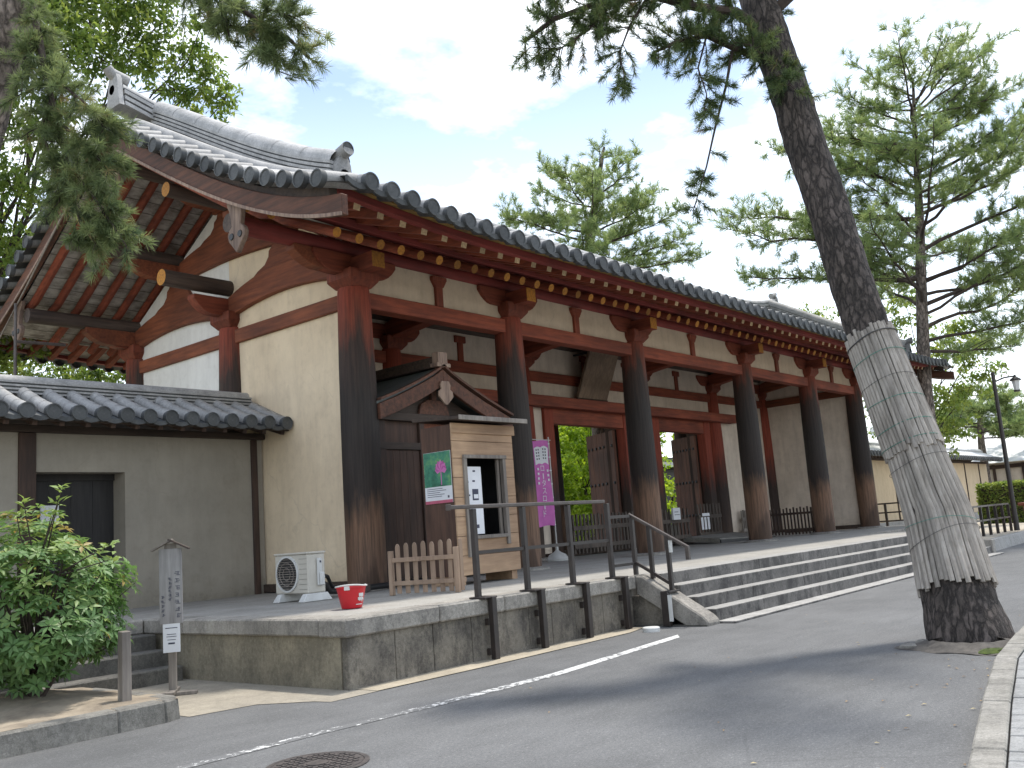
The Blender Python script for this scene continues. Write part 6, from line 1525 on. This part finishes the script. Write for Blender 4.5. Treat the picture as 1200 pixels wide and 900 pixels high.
rows = [[fh(u, -0.8+6.5*t_, z0_+(z1_-z0_)*t_**1.25) for u in np.linspace(-6, L_+4, 4)] for t_ in np.linspace(0, 1, 6)]
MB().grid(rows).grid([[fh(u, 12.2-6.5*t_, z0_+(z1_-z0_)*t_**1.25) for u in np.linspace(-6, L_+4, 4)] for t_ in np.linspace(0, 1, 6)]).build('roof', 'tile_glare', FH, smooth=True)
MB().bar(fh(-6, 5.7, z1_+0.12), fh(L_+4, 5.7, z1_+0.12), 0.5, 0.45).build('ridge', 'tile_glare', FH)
MB().hexa([fh(-5, 0.3, -0.5), fh(L_+3, 0.3, -0.5), fh(L_+3, 11, -0.5), fh(-5, 11, -0.5)], [fh(-5, 0.3, 3.0), fh(L_+3, 0.3, 3.0), fh(L_+3, 11, 3.0), fh(-5, 11, 3.0)]).build('walls', 'plaster_white', FH)
b = MB()
for u in np.arange(-5, L_+3, 0.9): b.bar(fh(u, 0.22, -0.4), fh(u, 0.22, 2.9), 0.16, 0.14, up=dn)
for z in (0.5, 1.6, 2.75): b.bar(fh(-5, 0.18, z), fh(L_+3, 0.18, z), 0.12, 0.25)
b.build('lattice', 'dark_z', FH)
# hedge
HG = thing('hedge', 'clipped yellow green hedge beyond the street lamp', 'hedge', (57, -1, -0.5))
n = 9000; c = rng.uniform(-1, 1, (n, 3)); fcs = rng.integers(0, 3, n); c[np.arange(n), fcs] = np.sign(c[np.arange(n), fcs])*rng.uniform(0.9, 1.04, n)
ha, hb_ = at(1155, 606, 46), at(1225, 606, 44); hm = (ha+hb_)/2; hd_ = hb_-ha; hd_[2] = 0; hl = np.linalg.norm(hd_)/2; hd_ /= np.linalg.norm(hd_); hn = np.array((-hd_[1], hd_[0], 0))
pos = np.array((hm[0], hm[1], 0.45))+hd_*(c[:, 0:1]*hl)+hn*(c[:, 1:2]*0.5)+UPV*(c[:, 2:3]*0.92)
leaves('foliage', pos, rng.normal(size=(n, 3))+np.array((0, 0, .6)), rng.normal(size=(n, 3)), HG, 'leaf', 0.16, 0.09, np.clip(rng.normal(0.75, 0.2, n), 0, 1))
MB().bar(np.array((hm[0], hm[1], 0.42))-hd_*hl*0.96, np.array((hm[0], hm[1], 0.42))+hd_*hl*0.96, 0.8, 1.6).build('twigs', 'twig', HG)
# far tree line on the right
cs = []
for i in range(24): cs.append(at(1120+i*7, 512+rng.uniform(-10, 12)+max(0, (i-6))*0.5, 84+rng.uniform(-3, 3)))
fk_ = at(1190, 560, 85); leafy('broadleaf_tree', 'dark distant tree row behind the far hall roof', (fk_[0], fk_[1], -0.5), fk_, cs, [1.7]*24, 'leaf', 0.5, 0.28, 70, tint=(0.25, 0.15))

# ---- shrub by the service door --------------------------------------------------------
SB = thing('shrub', 'rounded glossy green shrub in the bed before the service door', 'shrub', (-6.85, -2.75, -0.6))
wood = MB(); P, Nn, D, tn = [], [], [], []
C0 = np.array((-6.92, -2.82, 0.36))
def shrub_r(d): return np.array((0.98, 0.80, 0.86))*(1+0.10*math.sin(5*d[0]+2)+0.10*math.sin(4*d[2]*2+d[1]*3))
for k in range(1050):
    d = rng.normal(size=3); d /= np.linalg.norm(d); 
    rr = rng.uniform(0.55, 1.0)**0.55; p = C0+d*shrub_r(d)*rr
    if p[2] < -0.45: continue
    if rng.random() < 0.12: wood.tube(wob(C0+np.array((0, 0, -0.7)), p, 4, 0.08), [0.018, 0.013, 0.01, 0.007, 0.004], 4, cap=False)
    axd = unit(d*0.7+np.array((0, 0, 0.75))+rng.normal(0, 0.25, 3)); A, B = perp_frame(axd[None]); m_ = rng.integers(6, 10); a0 = rng.uniform(0, 6.28); tb = rng.normal(0.5+0.25*(p[2]-0.3), 0.16)
    for j in range(m_):
        a = a0+j*6.283/m_; dd = (A[0]*math.cos(a)+B[0]*math.sin(a))*0.9+axd*rng.uniform(-0.25, 0.35); P.append(p+dd*0.01); D.append(dd); Nn.append(axd+rng.normal(0, 0.15, 3)); tn.append(np.clip(tb+rng.normal(0, 0.07), 0, 1))
for (px, py) in ((72, 575), (68, 590), (28, 590), (20, 605), (118, 645), (128, 640), (132, 655), (60, 605)):
    p = at(px, py, 8.9); wood.tube(wob(C0+np.array((0.05, 0.05, 0.2)), p, 4, 0.05), [0.012, 0.01, 0.008, 0.006, 0.004], 4, cap=False)
    for j in range(8):
        a = j*0.8+px; dd = np.array((math.cos(a), math.sin(a), rng.uniform(0.0, 0.9))); P.append(p+rng.normal(0, 0.02, 3)); D.append(dd); Nn.append(np.array((0, 0, 1.0))+rng.normal(0, 0.4, 3)); tn.append(0.85)
for k in range(5): wood.tube(wob((-6.88+random.uniform(-.1, .1), -2.78+random.uniform(-.1, .1), -0.64), C0+rng.normal(0, 0.25, 3), 4, 0.08), [0.03, 0.026, 0.022, 0.018, 0.014], 6, cap=False)
wood.build('stems', 'twig', SB, smooth=True)
leaves('foliage', P, Nn, D, SB, 'leaf_bush', 0.115, 0.042, np.array(tn))
